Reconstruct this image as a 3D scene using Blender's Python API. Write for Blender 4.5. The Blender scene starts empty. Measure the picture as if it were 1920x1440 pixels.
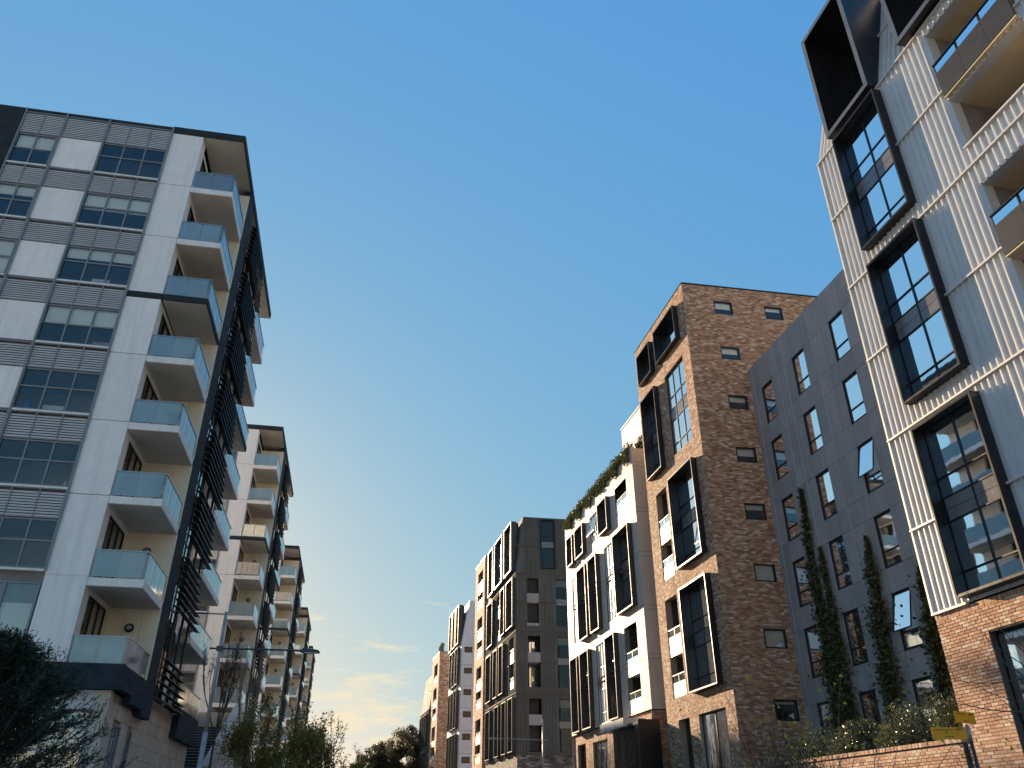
import bpy, math, random
from mathutils import Vector, Matrix
R = math.radians
random.seed(7)
scn = bpy.context.scene
C = scn.collection

# ------------------------------------------------------------------ camera
PITCH = math.atan(0.559)
cam_d = bpy.data.cameras.new('camera'); cam = bpy.data.objects.new('camera', cam_d); C.objects.link(cam)
cam_d.sensor_width = 36.0; cam_d.lens = 1484.0 / 1920.0 * 36.0; cam_d.clip_start = 0.1; cam_d.clip_end = 6000
cam.location = (0, 0, 1.6); cam.rotation_euler = (R(90) + PITCH, 0, 0)
scn.camera = cam

# ------------------------------------------------------------------ sky, sun, exposure
SUN_AZ, SUN_EL = -26.0, 15.2
EXPOSURE = 1.75
SKY_STRENGTH = 0.1
SKY_GAIN = 1.34 / (SKY_STRENGTH * 2 ** EXPOSURE)
SKY_CURVE = ((0.103, 0.70), (0.232, 0.365), (0.515, 0.0))
world = bpy.data.worlds.new('World'); scn.world = world; world.use_nodes = True
wn, wl = world.node_tree.nodes, world.node_tree.links
wn.clear()
w_out = wn.new('ShaderNodeOutputWorld'); w_bg = wn.new('ShaderNodeBackground'); w_bg.inputs['Strength'].default_value = SKY_STRENGTH
sky = wn.new('ShaderNodeTexSky'); sky.sky_type = 'NISHITA'; sky.sun_disc = False
sky.sun_elevation = R(SUN_EL); sky.sun_rotation = R(SUN_AZ); sky.altitude = 50
sky.air_density = 1.0; sky.dust_density = 0.4; sky.ozone_density = 2.2
# wisps of cloud low over the end of the street (laid out by sky direction)
w_tc = wn.new('ShaderNodeTexCoord'); w_sep = wn.new('ShaderNodeSeparateXYZ'); wl.new(w_tc.outputs['Generated'], w_sep.inputs[0])
w_map = wn.new('ShaderNodeMapping'); w_map.inputs['Scale'].default_value = (3.2, 3.2, 17.0); w_map.inputs['Location'].default_value = (1.3, 0.4, 0.2)
wl.new(w_tc.outputs['Generated'], w_map.inputs[0])
w_no = wn.new('ShaderNodeTexNoise'); w_no.inputs['Scale'].default_value = 3.4; w_no.inputs['Detail'].default_value = 9; w_no.inputs['Roughness'].default_value = 0.62
wl.new(w_map.outputs[0], w_no.inputs[0])
w_low = wn.new('ShaderNodeMapRange'); w_low.inputs['From Min'].default_value = 0.03; w_low.inputs['From Max'].default_value = 0.30
w_low.inputs['To Min'].default_value = 0.30; w_low.inputs['To Max'].default_value = -0.10
wl.new(w_sep.outputs['Z'], w_low.inputs['Value'])
w_add = wn.new('ShaderNodeMath'); w_add.operation = 'ADD'; wl.new(w_no.outputs[0], w_add.inputs[0]); wl.new(w_low.outputs[0], w_add.inputs[1])
w_cr = wn.new('ShaderNodeMapRange'); w_cr.inputs['From Min'].default_value = 0.62; w_cr.inputs['From Max'].default_value = 0.80
w_cr.inputs['To Max'].default_value = 0.75
wl.new(w_add.outputs[0], w_cr.inputs['Value'])
# one even response curve over the whole sky: keeps the blue of the zenith and tames the glare round the sun
w_rgb = wn.new('ShaderNodeSeparateColor'); wl.new(sky.outputs[0], w_rgb.inputs[0]); w_com = wn.new('ShaderNodeCombineColor')
for k, (gain, power) in enumerate(SKY_CURVE):
    p = wn.new('ShaderNodeMath'); p.operation = 'POWER'; wl.new(w_rgb.outputs[k], p.inputs[0]); p.inputs[1].default_value = power
    q = wn.new('ShaderNodeMath'); q.operation = 'MULTIPLY'; wl.new(p.outputs[0], q.inputs[0]); q.inputs[1].default_value = gain * SKY_GAIN
    wl.new(q.outputs[0], w_com.inputs[k])
w_mix = wn.new('ShaderNodeMix'); w_mix.data_type = 'RGBA'
wl.new(w_cr.outputs[0], w_mix.inputs['Factor']); wl.new(w_com.outputs[0], w_mix.inputs['A'])
w_mix.inputs['B'].default_value = (0.76 * SKY_GAIN, 0.63 * SKY_GAIN, 0.42 * SKY_GAIN, 1)
wl.new(w_mix.outputs['Result'], w_bg.inputs['Color']); wl.new(w_bg.outputs[0], w_out.inputs[0])

sun_d = bpy.data.lights.new('sun', 'SUN'); sun_d.energy = 3.5; sun_d.angle = R(0.5); sun_d.color = (1.0, 0.76, 0.50)
sun = bpy.data.objects.new('sun', sun_d); C.objects.link(sun)
sdir = Vector((math.sin(R(SUN_AZ)) * math.cos(R(SUN_EL)), math.cos(R(SUN_AZ)) * math.cos(R(SUN_EL)), math.sin(R(SUN_EL))))
sun.rotation_euler = (-sdir).to_track_quat('-Z', 'Y').to_euler(); sun.location = sdir * 200
vs = scn.view_settings
vs.view_transform = 'Standard'; vs.look = 'None'; vs.gamma = 1.0; vs.use_curve_mapping = False; vs.exposure = EXPOSURE
scn.render.resolution_x = 1024; scn.render.resolution_y = 768
scn.cycles.max_bounces = 8; scn.cycles.transparent_max_bounces = 16; scn.cycles.diffuse_bounces = 5

# ------------------------------------------------------------------ helpers
def az_pt(az, r):
    return (r * math.sin(R(az)), r * math.cos(R(az)))

class Fr:
    """vertical working plane: s runs along azimuth az, y is the normal, z is up"""
    def __init__(self, o, az, out=1):
        self.o = o; a = R(az); self.d = (math.sin(a), math.cos(a)); self.n = (-out * math.cos(a), out * math.sin(a)); self.az = az
    def p(self, s, y, z):
        return (self.o[0] + s * self.d[0] + y * self.n[0], self.o[1] + s * self.d[1] + y * self.n[1], z)
    def rot(self):
        return math.atan2(self.d[1], self.d[0])

class MB:
    def __init__(self): self.v = []; self.f = []
    def quad(self, *ps):
        b = len(self.v); self.v += ps; self.f.append(tuple(range(b, b + len(ps))))
    def hexa(self, ps, skip=()):
        b = len(self.v); self.v += ps
        fs = [(0, 3, 2, 1), (4, 5, 6, 7), (0, 1, 5, 4), (1, 2, 6, 5), (2, 3, 7, 6), (3, 0, 4, 7)]
        for i, q in enumerate(fs):
            if i not in skip: self.f.append(tuple(b + k for k in q))
    def box(self, fr, s0, s1, y0, y1, z0, z1, skip=()):
        P = fr.p
        self.hexa([P(s0, y0, z0), P(s1, y0, z0), P(s1, y1, z0), P(s0, y1, z0), P(s0, y0, z1), P(s1, y0, z1), P(s1, y1, z1), P(s0, y1, z1)], skip)
    def rect(self, fr, s0, s1, z0, z1, y):
        self.quad(fr.p(s0, y, z0), fr.p(s1, y, z0), fr.p(s1, y, z1), fr.p(s0, y, z1))
    def tube(self, a, b, r0, r1=None, n=6, cap=True):
        r1 = r0 if r1 is None else r1
        a = Vector(a); b = Vector(b); d = (b - a)
        if d.length < 1e-6: return
        d.normalize(); u = d.orthogonal().normalized(); w = d.cross(u)
        i = len(self.v)
        for k in range(n):
            t = 2 * math.pi * k / n; e = u * math.cos(t) + w * math.sin(t)
            self.v.append(tuple(a + e * r0)); self.v.append(tuple(b + e * r1))
        for k in range(n):
            j = (k + 1) % n
            self.f.append((i + 2 * k, i + 2 * j, i + 2 * j + 1, i + 2 * k + 1))
        if cap:
            self.f.append(tuple(i + 2 * k for k in reversed(range(n)))); self.f.append(tuple(i + 2 * k + 1 for k in range(n)))
    def mesh(self, name, m, base=(0, 0, 0), smooth=False):
        me = bpy.data.meshes.new(name)
        bx, by, bz = base
        me.from_pydata([(x - bx, y - by, z - bz) for x, y, z in self.v], [], self.f)
        if m: me.materials.append(m)
        if smooth:
            me.polygons.foreach_set('use_smooth', [True] * len(me.polygons))
        me.update()
        return me

def thing(name, loc, label=None, cat=None, group=None, kind=None):
    o = bpy.data.objects.new(name, None); C.objects.link(o); o.location = loc; o.empty_display_size = 0.5
    tag(o, label, cat, group, kind); return o
def tag(o, label=None, cat=None, group=None, kind=None):
    if label: o['label'] = label
    if cat: o['category'] = cat
    if group: o['group'] = group
    if kind: o['kind'] = kind
    return o
def wbase(o):
    x, y, z = 0, 0, 0
    while o is not None:
        x += o.location.x; y += o.location.y; z += o.location.z; o = o.parent
    return (x, y, z)
def obj(name, mb, m, parent=None, smooth=False, base=None):
    """links a mesh; vertices are given in world metres and re-based on the parent"""
    b = wbase(parent) if parent is not None else (base or (0, 0, 0))
    o = bpy.data.objects.new(name, mb.mesh(name, M[m] if isinstance(m, str) else m, b, smooth)); C.objects.link(o)
    if parent is not None: o.parent = parent
    elif base: o.location = base
    return o
def part(name, m, parent, fr, *dims):
    mb = MB(); mb.box(fr, *dims); return obj(name, mb, m, parent)

# ------------------------------------------------------------------ materials
M = {}
def nodes_of(name):
    m = bpy.data.materials.new(name); m.use_nodes = True; M[name] = m
    nt = m.node_tree; return m, nt, nt.nodes, nt.links, nt.nodes['Principled BSDF']
def mixrgb(n, l, a, b, fac, mode='MIX'):
    x = n.new('ShaderNodeMix'); x.data_type = 'RGBA'; x.blend_type = mode
    for k, v in (('A', a), ('B', b), ('Factor', fac)):
        if isinstance(v, (int, float)): x.inputs[k].default_value = v
        elif isinstance(v, tuple): x.inputs[k].default_value = (*v, 1) if len(v) == 3 else v
        else: l.new(v, x.inputs[k])
    return x.outputs['Result']
def noise(n, l, co, scale, detail=5, rough=0.6, vec=None):
    t = n.new('ShaderNodeTexNoise'); t.inputs['Scale'].default_value = scale; t.inputs['Detail'].default_value = detail; t.inputs['Roughness'].default_value = rough
    if vec:
        mp = n.new('ShaderNodeMapping'); mp.inputs['Scale'].default_value = vec; l.new(co, mp.inputs[0]); l.new(mp.outputs[0], t.inputs[0])
    else: l.new(co, t.inputs[0])
    return t.outputs[0]
def rng(n, l, v, a, b, c=0.0, d=1.0):
    x = n.new('ShaderNodeMapRange'); l.new(v, x.inputs[0])
    for k, q in zip((1, 2, 3, 4), (a, b, c, d)): x.inputs[k].default_value = q
    return x.outputs[0]
def plain(name, col, rough=0.6, metal=0.0, var=0.18, scale=1.5, streak=0.0, bump=0.0, bscale=60, spec=0.5, objvar=0.0, tint=None):
    m, nt, n, l, b = nodes_of(name)
    tc = n.new('ShaderNodeTexCoord'); co = tc.outputs['Object']
    dark = tuple(c * (1 - var) for c in col); lite = tuple(min(1, c * (1 + var)) for c in col)
    if tint: dark = tuple(dark[i] * tint[i] for i in range(3))
    c = mixrgb(n, l, dark, lite, rng(n, l, noise(n, l, co, scale), 0.3, 0.7))
    if streak:
        s = rng(n, l, noise(n, l, co, 2.2, 6, 0.65, (2.2, 2.2, 0.12)), 0.48, 0.72)
        c = mixrgb(n, l, c, tuple(x * (1 - streak) for x in col), s)
    if objvar:
        oi = n.new('ShaderNodeObjectInfo')
        c = mixrgb(n, l, c, rng(n, l, oi.outputs['Random'], 0, 1, 1 - objvar, 1 + objvar), 1.0, 'MULTIPLY')
    l.new(c, b.inputs['Base Color'])
    b.inputs['Roughness'].default_value = rough; b.inputs['Metallic'].default_value = metal; b.inputs['Specular IOR Level'].default_value = spec
    r = rng(n, l, noise(n, l, co, scale * 3), 0.25, 0.75, rough * 0.8, min(1, rough * 1.2)); l.new(r, b.inputs['Roughness'])
    if bump:
        bp = n.new('ShaderNodeBump'); bp.inputs['Strength'].default_value = bump; bp.inputs['Distance'].default_value = 0.01
        l.new(noise(n, l, co, bscale, 4), bp.inputs['Height']); l.new(bp.outputs[0], b.inputs['Normal'])
    return m
plain('white_render', (0.88, 0.825, 0.76), 0.75, var=0.05, streak=0.15, bump=0.15, objvar=0.03)
plain('white_slab', (0.86, 0.80, 0.73), 0.75, var=0.07, streak=0.15, bump=0.1)
plain('cream_wall', (0.86, 0.74, 0.55), 0.8, var=0.06, streak=0.1, bump=0.1)
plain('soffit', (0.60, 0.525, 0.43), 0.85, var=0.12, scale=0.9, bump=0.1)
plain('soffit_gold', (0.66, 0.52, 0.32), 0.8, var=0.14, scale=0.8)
plain('slate', (0.030, 0.036, 0.039), 0.85, var=0.25, scale=2, spec=0.2)
plain('slate_base', (0.028, 0.034, 0.045), 0.85, var=0.3, scale=3, bump=0.3, bscale=25, spec=0.2)
plain('louvre_metal', (0.52, 0.50, 0.485), 0.6, metal=0.0, var=0.08)
plain('frame_grey', (0.22, 0.23, 0.235), 0.55, metal=0.1, var=0.08)
plain('blade_metal', (0.035, 0.036, 0.040), 0.45, metal=0.3, var=0.2)
plain('rail_metal', (0.33, 0.34, 0.35), 0.35, metal=0.7, var=0.1)
plain('dark_frame', (0.016, 0.016, 0.017), 0.38, metal=0.2, var=0.2)
plain('bronze_frame', (0.050, 0.042, 0.038), 0.5, metal=0.1, var=0.2)
plain('box_metal', (0.040, 0.038, 0.040), 0.36, metal=0.5, var=0.25, scale=1.2, streak=0.4)
plain('cap_metal', (0.16, 0.155, 0.155), 0.38, metal=0.5, var=0.15)
plain('zinc', (0.65, 0.635, 0.61), 0.5, metal=0.15, var=0.06, scale=0.7, streak=0.14)
plain('zinc_flash', (0.66, 0.63, 0.58), 0.5, metal=0.2, var=0.1)
plain('zinc_dark', (0.125, 0.118, 0.102), 0.85, metal=0.0, var=0.15, scale=0.5, streak=0.25, spec=0.2)
plain('panel_dark', (0.34, 0.31, 0.285), 0.6, metal=0.0, var=0.09, scale=0.6, streak=0.22, objvar=0.10)
plain('panel_grey', (0.032, 0.034, 0.038), 0.6, metal=0.0, var=0.1, objvar=0.05, spec=0.3)
plain('joint_dark', (0.012, 0.012, 0.013), 0.8)
plain('screw', (0.55, 0.55, 0.56), 0.3, metal=0.9)
plain('beige_panel', (0.64, 0.515, 0.40), 0.65, var=0.05, streak=0.14, objvar=0.03)
plain('white_panel', (0.68, 0.66, 0.65), 0.55, var=0.06, streak=0.08, objvar=0.03)
plain('white_metal', (0.66, 0.64, 0.60), 0.45, metal=0.1, var=0.06)
plain('spandrel', (0.20, 0.185, 0.185), 0.25, metal=0.2, var=0.1)
plain('spandrel_dark', (0.03, 0.035, 0.04), 0.2, var=0.2)
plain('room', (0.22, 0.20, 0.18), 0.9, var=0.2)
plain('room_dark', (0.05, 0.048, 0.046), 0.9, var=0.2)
plain('curtain', (0.72, 0.71, 0.69), 0.9, var=0.05)
plain('blind', (0.86, 0.84, 0.78), 0.8, var=0.04)
plain('blind_dark', (0.33, 0.35, 0.36), 0.8, var=0.1)
plain('cloth_beige', (0.62, 0.52, 0.38), 0.9, var=0.15, scale=3)
plain('stone', (0.56, 0.45, 0.34), 0.8, var=0.16, scale=1.6, streak=0.2, bump=0.3, bscale=30, objvar=0.12)
plain('stone_wall', (0.52, 0.43, 0.34), 0.85, var=0.14, scale=1.2, streak=0.2, bump=0.3, bscale=30)
plain('mortar', (0.36, 0.27, 0.19), 0.95, var=0.15, scale=6)
plain('mortar_dark', (0.10, 0.075, 0.058), 0.95, var=0.2, scale=6)
plain('steel', (0.33, 0.315, 0.295), 0.5, metal=0.3, var=0.22, scale=4, streak=0.3)
plain('pole_dark', (0.055, 0.055, 0.06), 0.45, metal=0.4, var=0.2, scale=4)
plain('sign_yellow', (1.0, 0.37, 0.006), 0.55, var=0.12, scale=5)
plain('sign_ink', (0.06, 0.035, 0.01), 0.6)
plain('asphalt', (0.05, 0.05, 0.052), 0.9, var=0.2, scale=3, bump=0.4, bscale=120)
plain('paving', (0.42, 0.385, 0.34), 0.85, var=0.12, scale=1.2, bump=0.2)
plain('kerb_stone', (0.36, 0.35, 0.33), 0.85, var=0.12)
plain('line_paint', (0.75, 0.75, 0.72), 0.7, var=0.1, scale=8)
plain('soil', (0.07, 0.05, 0.035), 0.95, var=0.3, scale=5)
plain('ground', (0.48, 0.40, 0.30), 0.95, var=0.25, scale=0.2)
plain('stair_dark', (0.02, 0.023, 0.03), 0.6, var=0.2)
plain('stair_edge', (0.30, 0.30, 0.30), 0.6)
plain('bark', (0.085, 0.066, 0.050), 0.9, var=0.3, scale=6)
plain('bark_pale', (0.24, 0.19, 0.14), 0.85, var=0.25, scale=6)
plain('plastic_blue', (0.03, 0.14, 0.35), 0.35)
plain('plastic_white', (0.7, 0.7, 0.7), 0.4)
plain('plastic_pink', (0.45, 0.25, 0.25), 0.6)

def glass(name, tint, refl, rough=0.02, wob=0.006):
    m, nt, n, l, b = nodes_of(name); n.remove(b)
    out = [x for x in n if x.type == 'OUTPUT_MATERIAL'][0]
    tc = n.new('ShaderNodeTexCoord')
    bp = n.new('ShaderNodeBump'); bp.inputs['Strength'].default_value = wob; bp.inputs['Distance'].default_value = 0.3
    l.new(noise(n, l, tc.outputs['Object'], 0.9, 2), bp.inputs['Height'])
    g = n.new('ShaderNodeBsdfGlossy'); g.inputs['Roughness'].default_value = rough; l.new(bp.outputs[0], g.inputs['Normal']); g.inputs['Color'].default_value = (0.93, 0.97, 1, 1)
    t = n.new('ShaderNodeBsdfTransparent'); t.inputs['Color'].default_value = (*tint, 1)
    fr = n.new('ShaderNodeFresnel'); fr.inputs['IOR'].default_value = 1.5
    f = rng(n, l, fr.outputs[0], 0.04, 1.0, refl, 1.0)
    mx = n.new('ShaderNodeMixShader'); l.new(f, mx.inputs[0]); l.new(t.outputs[0], mx.inputs[1]); l.new(g.outputs[0], mx.inputs[2]); l.new(mx.outputs[0], out.inputs[0])
glass('pane', (0.80, 0.86, 0.88), 0.30)
glass('pane_teal', (0.93, 0.98, 0.98), 0.085)
glass('pane_dark', (0.35, 0.38, 0.40), 0.05)
glass('pane_clear', (0.86, 0.90, 0.90), 0.15)
def frosted(name, col, alpha, refl):
    m, nt, n, l, b = nodes_of(name); n.remove(b)
    out = [x for x in n if x.type == 'OUTPUT_MATERIAL'][0]
    tc = n.new('ShaderNodeTexCoord')
    c = mixrgb(n, l, tuple(x * 0.8 for x in col), col, rng(n, l, noise(n, l, tc.outputs['Object'], 0.8, 3), 0.3, 0.7))
    d = n.new('ShaderNodeBsdfDiffuse'); l.new(c, d.inputs[0]); tr = n.new('ShaderNodeBsdfTranslucent'); l.new(c, tr.inputs[0])
    a = n.new('ShaderNodeMixShader'); a.inputs[0].default_value = 0.5; l.new(d.outputs[0], a.inputs[1]); l.new(tr.outputs[0], a.inputs[2])
    t = n.new('ShaderNodeBsdfTransparent'); t.inputs[0].default_value = (0.80, 0.89, 0.88, 1)
    a2 = n.new('ShaderNodeMixShader'); a2.inputs[0].default_value = alpha; l.new(t.outputs[0], a2.inputs[1]); l.new(a.outputs[0], a2.inputs[2])
    g = n.new('ShaderNodeBsdfGlossy'); g.inputs['Roughness'].default_value = 0.05; g.inputs[0].default_value = (0.9, 0.97, 1, 1)
    fr = n.new('ShaderNodeFresnel'); fr.inputs['IOR'].default_value = 1.5
    f = rng(n, l, fr.outputs[0], 0.04, 1.0, refl, 1.0)
    mx = n.new('ShaderNodeMixShader'); l.new(f, mx.inputs[0]); l.new(a2.outputs[0], mx.inputs[1]); l.new(g.outputs[0], mx.inputs[2]); l.new(mx.outputs[0], out.inputs[0])
frosted('balcony_glass', (0.60, 0.68, 0.67), 0.45, 0.13)

def ramp(n, l, v, stops):
    r = n.new('ShaderNodeValToRGB'); r.color_ramp.interpolation = 'LINEAR'; e = r.color_ramp.elements
    while len(e) > 1: e.remove(e[-1])
    e[0].position = stops[0][0]; e[0].color = (*stops[0][1], 1)
    for p, c in stops[1:]:
        q = e.new(p); q.color = (*c, 1)
    l.new(v, r.inputs[0]); return r.outputs[0]
def brick_mat(name, stops, island=True):
    m, nt, n, l, b = nodes_of(name)
    tc = n.new('ShaderNodeTexCoord')
    if island: v = n.new('ShaderNodeNewGeometry').outputs['Random Per Island']
    else: v = n.new('ShaderNodeObjectInfo').outputs['Random']
    c = ramp(n, l, v, stops)
    c = mixrgb(n, l, c, rng(n, l, noise(n, l, tc.outputs['Object'], 28, 4), 0.25, 0.75, 0.78, 1.18), 1.0, 'MULTIPLY')
    c = mixrgb(n, l, c, rng(n, l, noise(n, l, tc.outputs['Object'], 0.7, 4), 0.3, 0.7, 0.93, 1.05), 1.0, 'MULTIPLY')
    l.new(c, b.inputs['Base Color']); b.inputs['Roughness'].default_value = 0.85
    bp = n.new('ShaderNodeBump'); bp.inputs['Strength'].default_value = 0.5; bp.inputs['Distance'].default_value = 0.006
    l.new(noise(n, l, tc.outputs['Object'], 45, 4), bp.inputs['Height']); l.new(bp.outputs[0], b.inputs['Normal'])
MIXED = [(0.0, (0.25, 0.128, 0.080)), (0.12, (0.34, 0.175, 0.102)), (0.34, (0.43, 0.225, 0.125)), (0.55, (0.50, 0.285, 0.165)), (0.76, (0.56, 0.345, 0.21)), (0.88, (0.60, 0.41, 0.275)), (0.95, (0.65, 0.50, 0.365)), (1.0, (0.70, 0.59, 0.47))]
WARM = [(0.0, (0.366, 0.180, 0.104)), (0.2, (0.488, 0.255, 0.146)), (0.5, (0.573, 0.317, 0.189)), (0.8, (0.659, 0.411, 0.256)), (1.0, (0.720, 0.572, 0.415))]
DARKB = [(0.0, (0.05, 0.04, 0.035)), (0.5, (0.14, 0.115, 0.10)), (0.85, (0.24, 0.20, 0.17)), (1.0, (0.4, 0.36, 0.31))]
brick_mat('brick_mixed', MIXED); brick_mat('brick_warm', WARM); brick_mat('brick_warm_piece', WARM, False); brick_mat('brick_dark', DARKB)

def leaf_mat(name, c0, c1, c2, trans=0.3, gloss=0.4):
    m, nt, n, l, b = nodes_of(name)
    out = [x for x in n if x.type == 'OUTPUT_MATERIAL'][0]
    v = n.new('ShaderNodeNewGeometry').outputs['Random Per Island']
    c = ramp(n, l, v, [(0, c0), (0.55, c1), (1, c2)])
    l.new(c, b.inputs['Base Color']); b.inputs['Roughness'].default_value = gloss
    t = n.new('ShaderNodeBsdfTranslucent'); l.new(c, t.inputs[0])
    mx = n.new('ShaderNodeMixShader'); mx.inputs[0].default_value = trans
    l.new(b.outputs[0], mx.inputs[1]); l.new(t.outputs[0], mx.inputs[2]); l.new(mx.outputs[0], out.inputs[0])
leaf_mat('leaf_conifer', (0.016, 0.026, 0.016), (0.030, 0.044, 0.024), (0.07, 0.08, 0.04))
leaf_mat('leaf_spring', (0.15, 0.135, 0.025), (0.26, 0.225, 0.045), (0.40, 0.33, 0.09), 0.55)
leaf_mat('leaf_gum', (0.05, 0.052, 0.026), (0.085, 0.08, 0.04), (0.17, 0.115, 0.055), 0.45)
leaf_mat('leaf_bush', (0.035, 0.048, 0.018), (0.07, 0.088, 0.035), (0.26, 0.26, 0.17), 0.2, 0.2)
leaf_mat('leaf_vine', (0.045, 0.058, 0.02), (0.09, 0.10, 0.036), (0.2, 0.17, 0.075), 0.25, 0.4)
leaf_mat('leaf_trail', (0.04, 0.055, 0.016), (0.075, 0.085, 0.025), (0.14, 0.12, 0.05), 0.35)
leaf_mat('petal_yellow', (0.55, 0.42, 0.02), (0.68, 0.55, 0.03), (0.75, 0.65, 0.1), 0.4)
leaf_mat('grass_dark', (0.03, 0.035, 0.015), (0.06, 0.06, 0.028), (0.12, 0.105, 0.05), 0.25)

# ------------------------------------------------------------------ facade kit
def sub_intervals(a, b, cuts):
    out = [(a, b)]
    for c0, c1 in cuts:
        nx = []
        for x0, x1 in out:
            if c1 <= x0 or c0 >= x1: nx.append((x0, x1)); continue
            if c0 > x0: nx.append((x0, c0))
            if c1 < x1: nx.append((c1, x1))
        out = nx
    return [(x, y) for x, y in out if y - x > 0.004]
def wall_mb(mb, fr, s0, s1, z0, z1, holes, y=0.0, depth=0.35):
    zs = sorted({z0, z1, *[min(max(h[2], z0), z1) for h in holes], *[min(max(h[3], z0), z1) for h in holes]})
    for a, b in zip(zs, zs[1:]):
        zm = (a + b) / 2
        for p, q in sub_intervals(s0, s1, [(h[0], h[1]) for h in holes if h[2] < zm < h[3]]):
            mb.rect(fr, p, q, a, b, y)
    for h0, h1, g0, g1 in [h[:4] for h in holes]:
        P = fr.p
        mb.quad(P(h0, y, g0), P(h0, y, g1), P(h0, y - depth, g1), P(h0, y - depth, g0))
        mb.quad(P(h1, y, g0), P(h1, y, g1), P(h1, y - depth, g1), P(h1, y - depth, g0))
        mb.quad(P(h0, y, g0), P(h1, y, g0), P(h1, y - depth, g0), P(h0, y - depth, g0))
        mb.quad(P(h0, y, g1), P(h1, y, g1), P(h1, y - depth, g1), P(h0, y - depth, g1))
def ribs_mb(mb, fr, s0, s1, z0, z1, holes, pitch=0.245, w=0.085, h=0.065, y=0.0):
    n = int((s1 - s0) / pitch)
    off = ((s1 - s0) - n * pitch) / 2
    for i in range(n + 1):
        s = s0 + off + i * pitch
        if s - w / 2 < s0 or s + w / 2 > s1: continue
        for a, b in sub_intervals(z0, z1, [(q[2] - 0.02, q[3] + 0.02) for q in holes if q[0] - w < s < q[1] + w]):
            P = fr.p; t = w * 0.3
            mb.hexa([P(s - w / 2, y, a), P(s + w / 2, y, a), P(s + t, y + h, a), P(s - t, y + h, a), P(s - w / 2, y, b), P(s + w / 2, y, b), P(s + t, y + h, b), P(s - t, y + h, b)], (2,))
def bricks_mb(mb, fr, s0, s1, z0, z1, holes, bw=0.235, bh=0.076, j=0.011, proud=0.014, y=0.0, rnd=None, pieces=None):
    rnd = rnd or random.Random(3)
    row = 0; z = z0
    while z + bh * 0.5 < z1:
        zb = min(z + bh, z1)
        cuts = [(h[0] - 0.001, h[1] + 0.001) for h in holes if h[2] < (z + zb) / 2 < h[3]]
        for a, b in sub_intervals(s0, s1, cuts):
            x = math.floor(a / (bw + j)) * (bw + j) + (0.5 * (bw + j) if row % 2 else 0) - (bw + j)
            while x < b:
                p, q = max(x, a), min(x + bw, b)
                if q - p > 0.03:
                    if pieces is not None: pieces.append((p, q, z, zb))
                    else:
                        pr = proud + rnd.uniform(-0.005, 0.006)
                        mb.box(fr, p, q, y, y + pr, z, zb, (2,))
                x += bw + j
        z += bh + j; row += 1
def frame_mb(mb, fr, s0, s1, z0, z1, cols, rows, y, fw=0.05, fd=0.07):
    mb.box(fr, s0, s1, y - fd, y, z0, z0 + fw); mb.box(fr, s0, s1, y - fd, y, z1 - fw, z1)
    mb.box(fr, s0, s0 + fw, y - fd, y, z0 + fw, z1 - fw); mb.box(fr, s1 - fw, s1, y - fd, y, z0 + fw, z1 - fw)
    xs = [s0 + (s1 - s0) * c for c in cols]; zs = [z0 + (z1 - z0) * r for r in rows]
    for x in xs: mb.box(fr, x - fw / 2, x + fw / 2, y - fd + 0.002, y - 0.002, z0 + fw, z1 - fw)
    for q in zs: mb.box(fr, s0 + fw, s1 - fw, y - fd + 0.004, y - 0.004, q - fw / 2, q + fw / 2)
    return [s0] + xs + [s1], [z0] + zs + [z1]
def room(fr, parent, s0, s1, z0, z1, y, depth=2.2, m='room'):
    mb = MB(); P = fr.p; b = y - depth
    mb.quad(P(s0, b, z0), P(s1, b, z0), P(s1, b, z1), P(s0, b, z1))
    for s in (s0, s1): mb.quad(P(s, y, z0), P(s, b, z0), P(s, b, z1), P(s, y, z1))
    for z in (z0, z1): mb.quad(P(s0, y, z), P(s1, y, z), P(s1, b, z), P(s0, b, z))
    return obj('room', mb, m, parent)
def curtain(fr, parent, s0, s1, z0, z1, y, m='curtain', waves=None):
    mb = MB(); n = waves or max(6, int((s1 - s0) / 0.06)); ph = random.random() * 6
    pts = [(s0 + (s1 - s0) * i / n, y + 0.035 * math.sin(i * 1.9 + ph) + 0.015 * math.sin(i * 0.7)) for i in range(n + 1)]
    for (a, ya), (b, yb) in zip(pts, pts[1:]):
        mb.quad(fr.p(a, ya, z0), fr.p(b, yb, z0), fr.p(b, yb, z1), fr.p(a, ya, z1))
    return obj('curtain', mb, m, parent)
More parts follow.
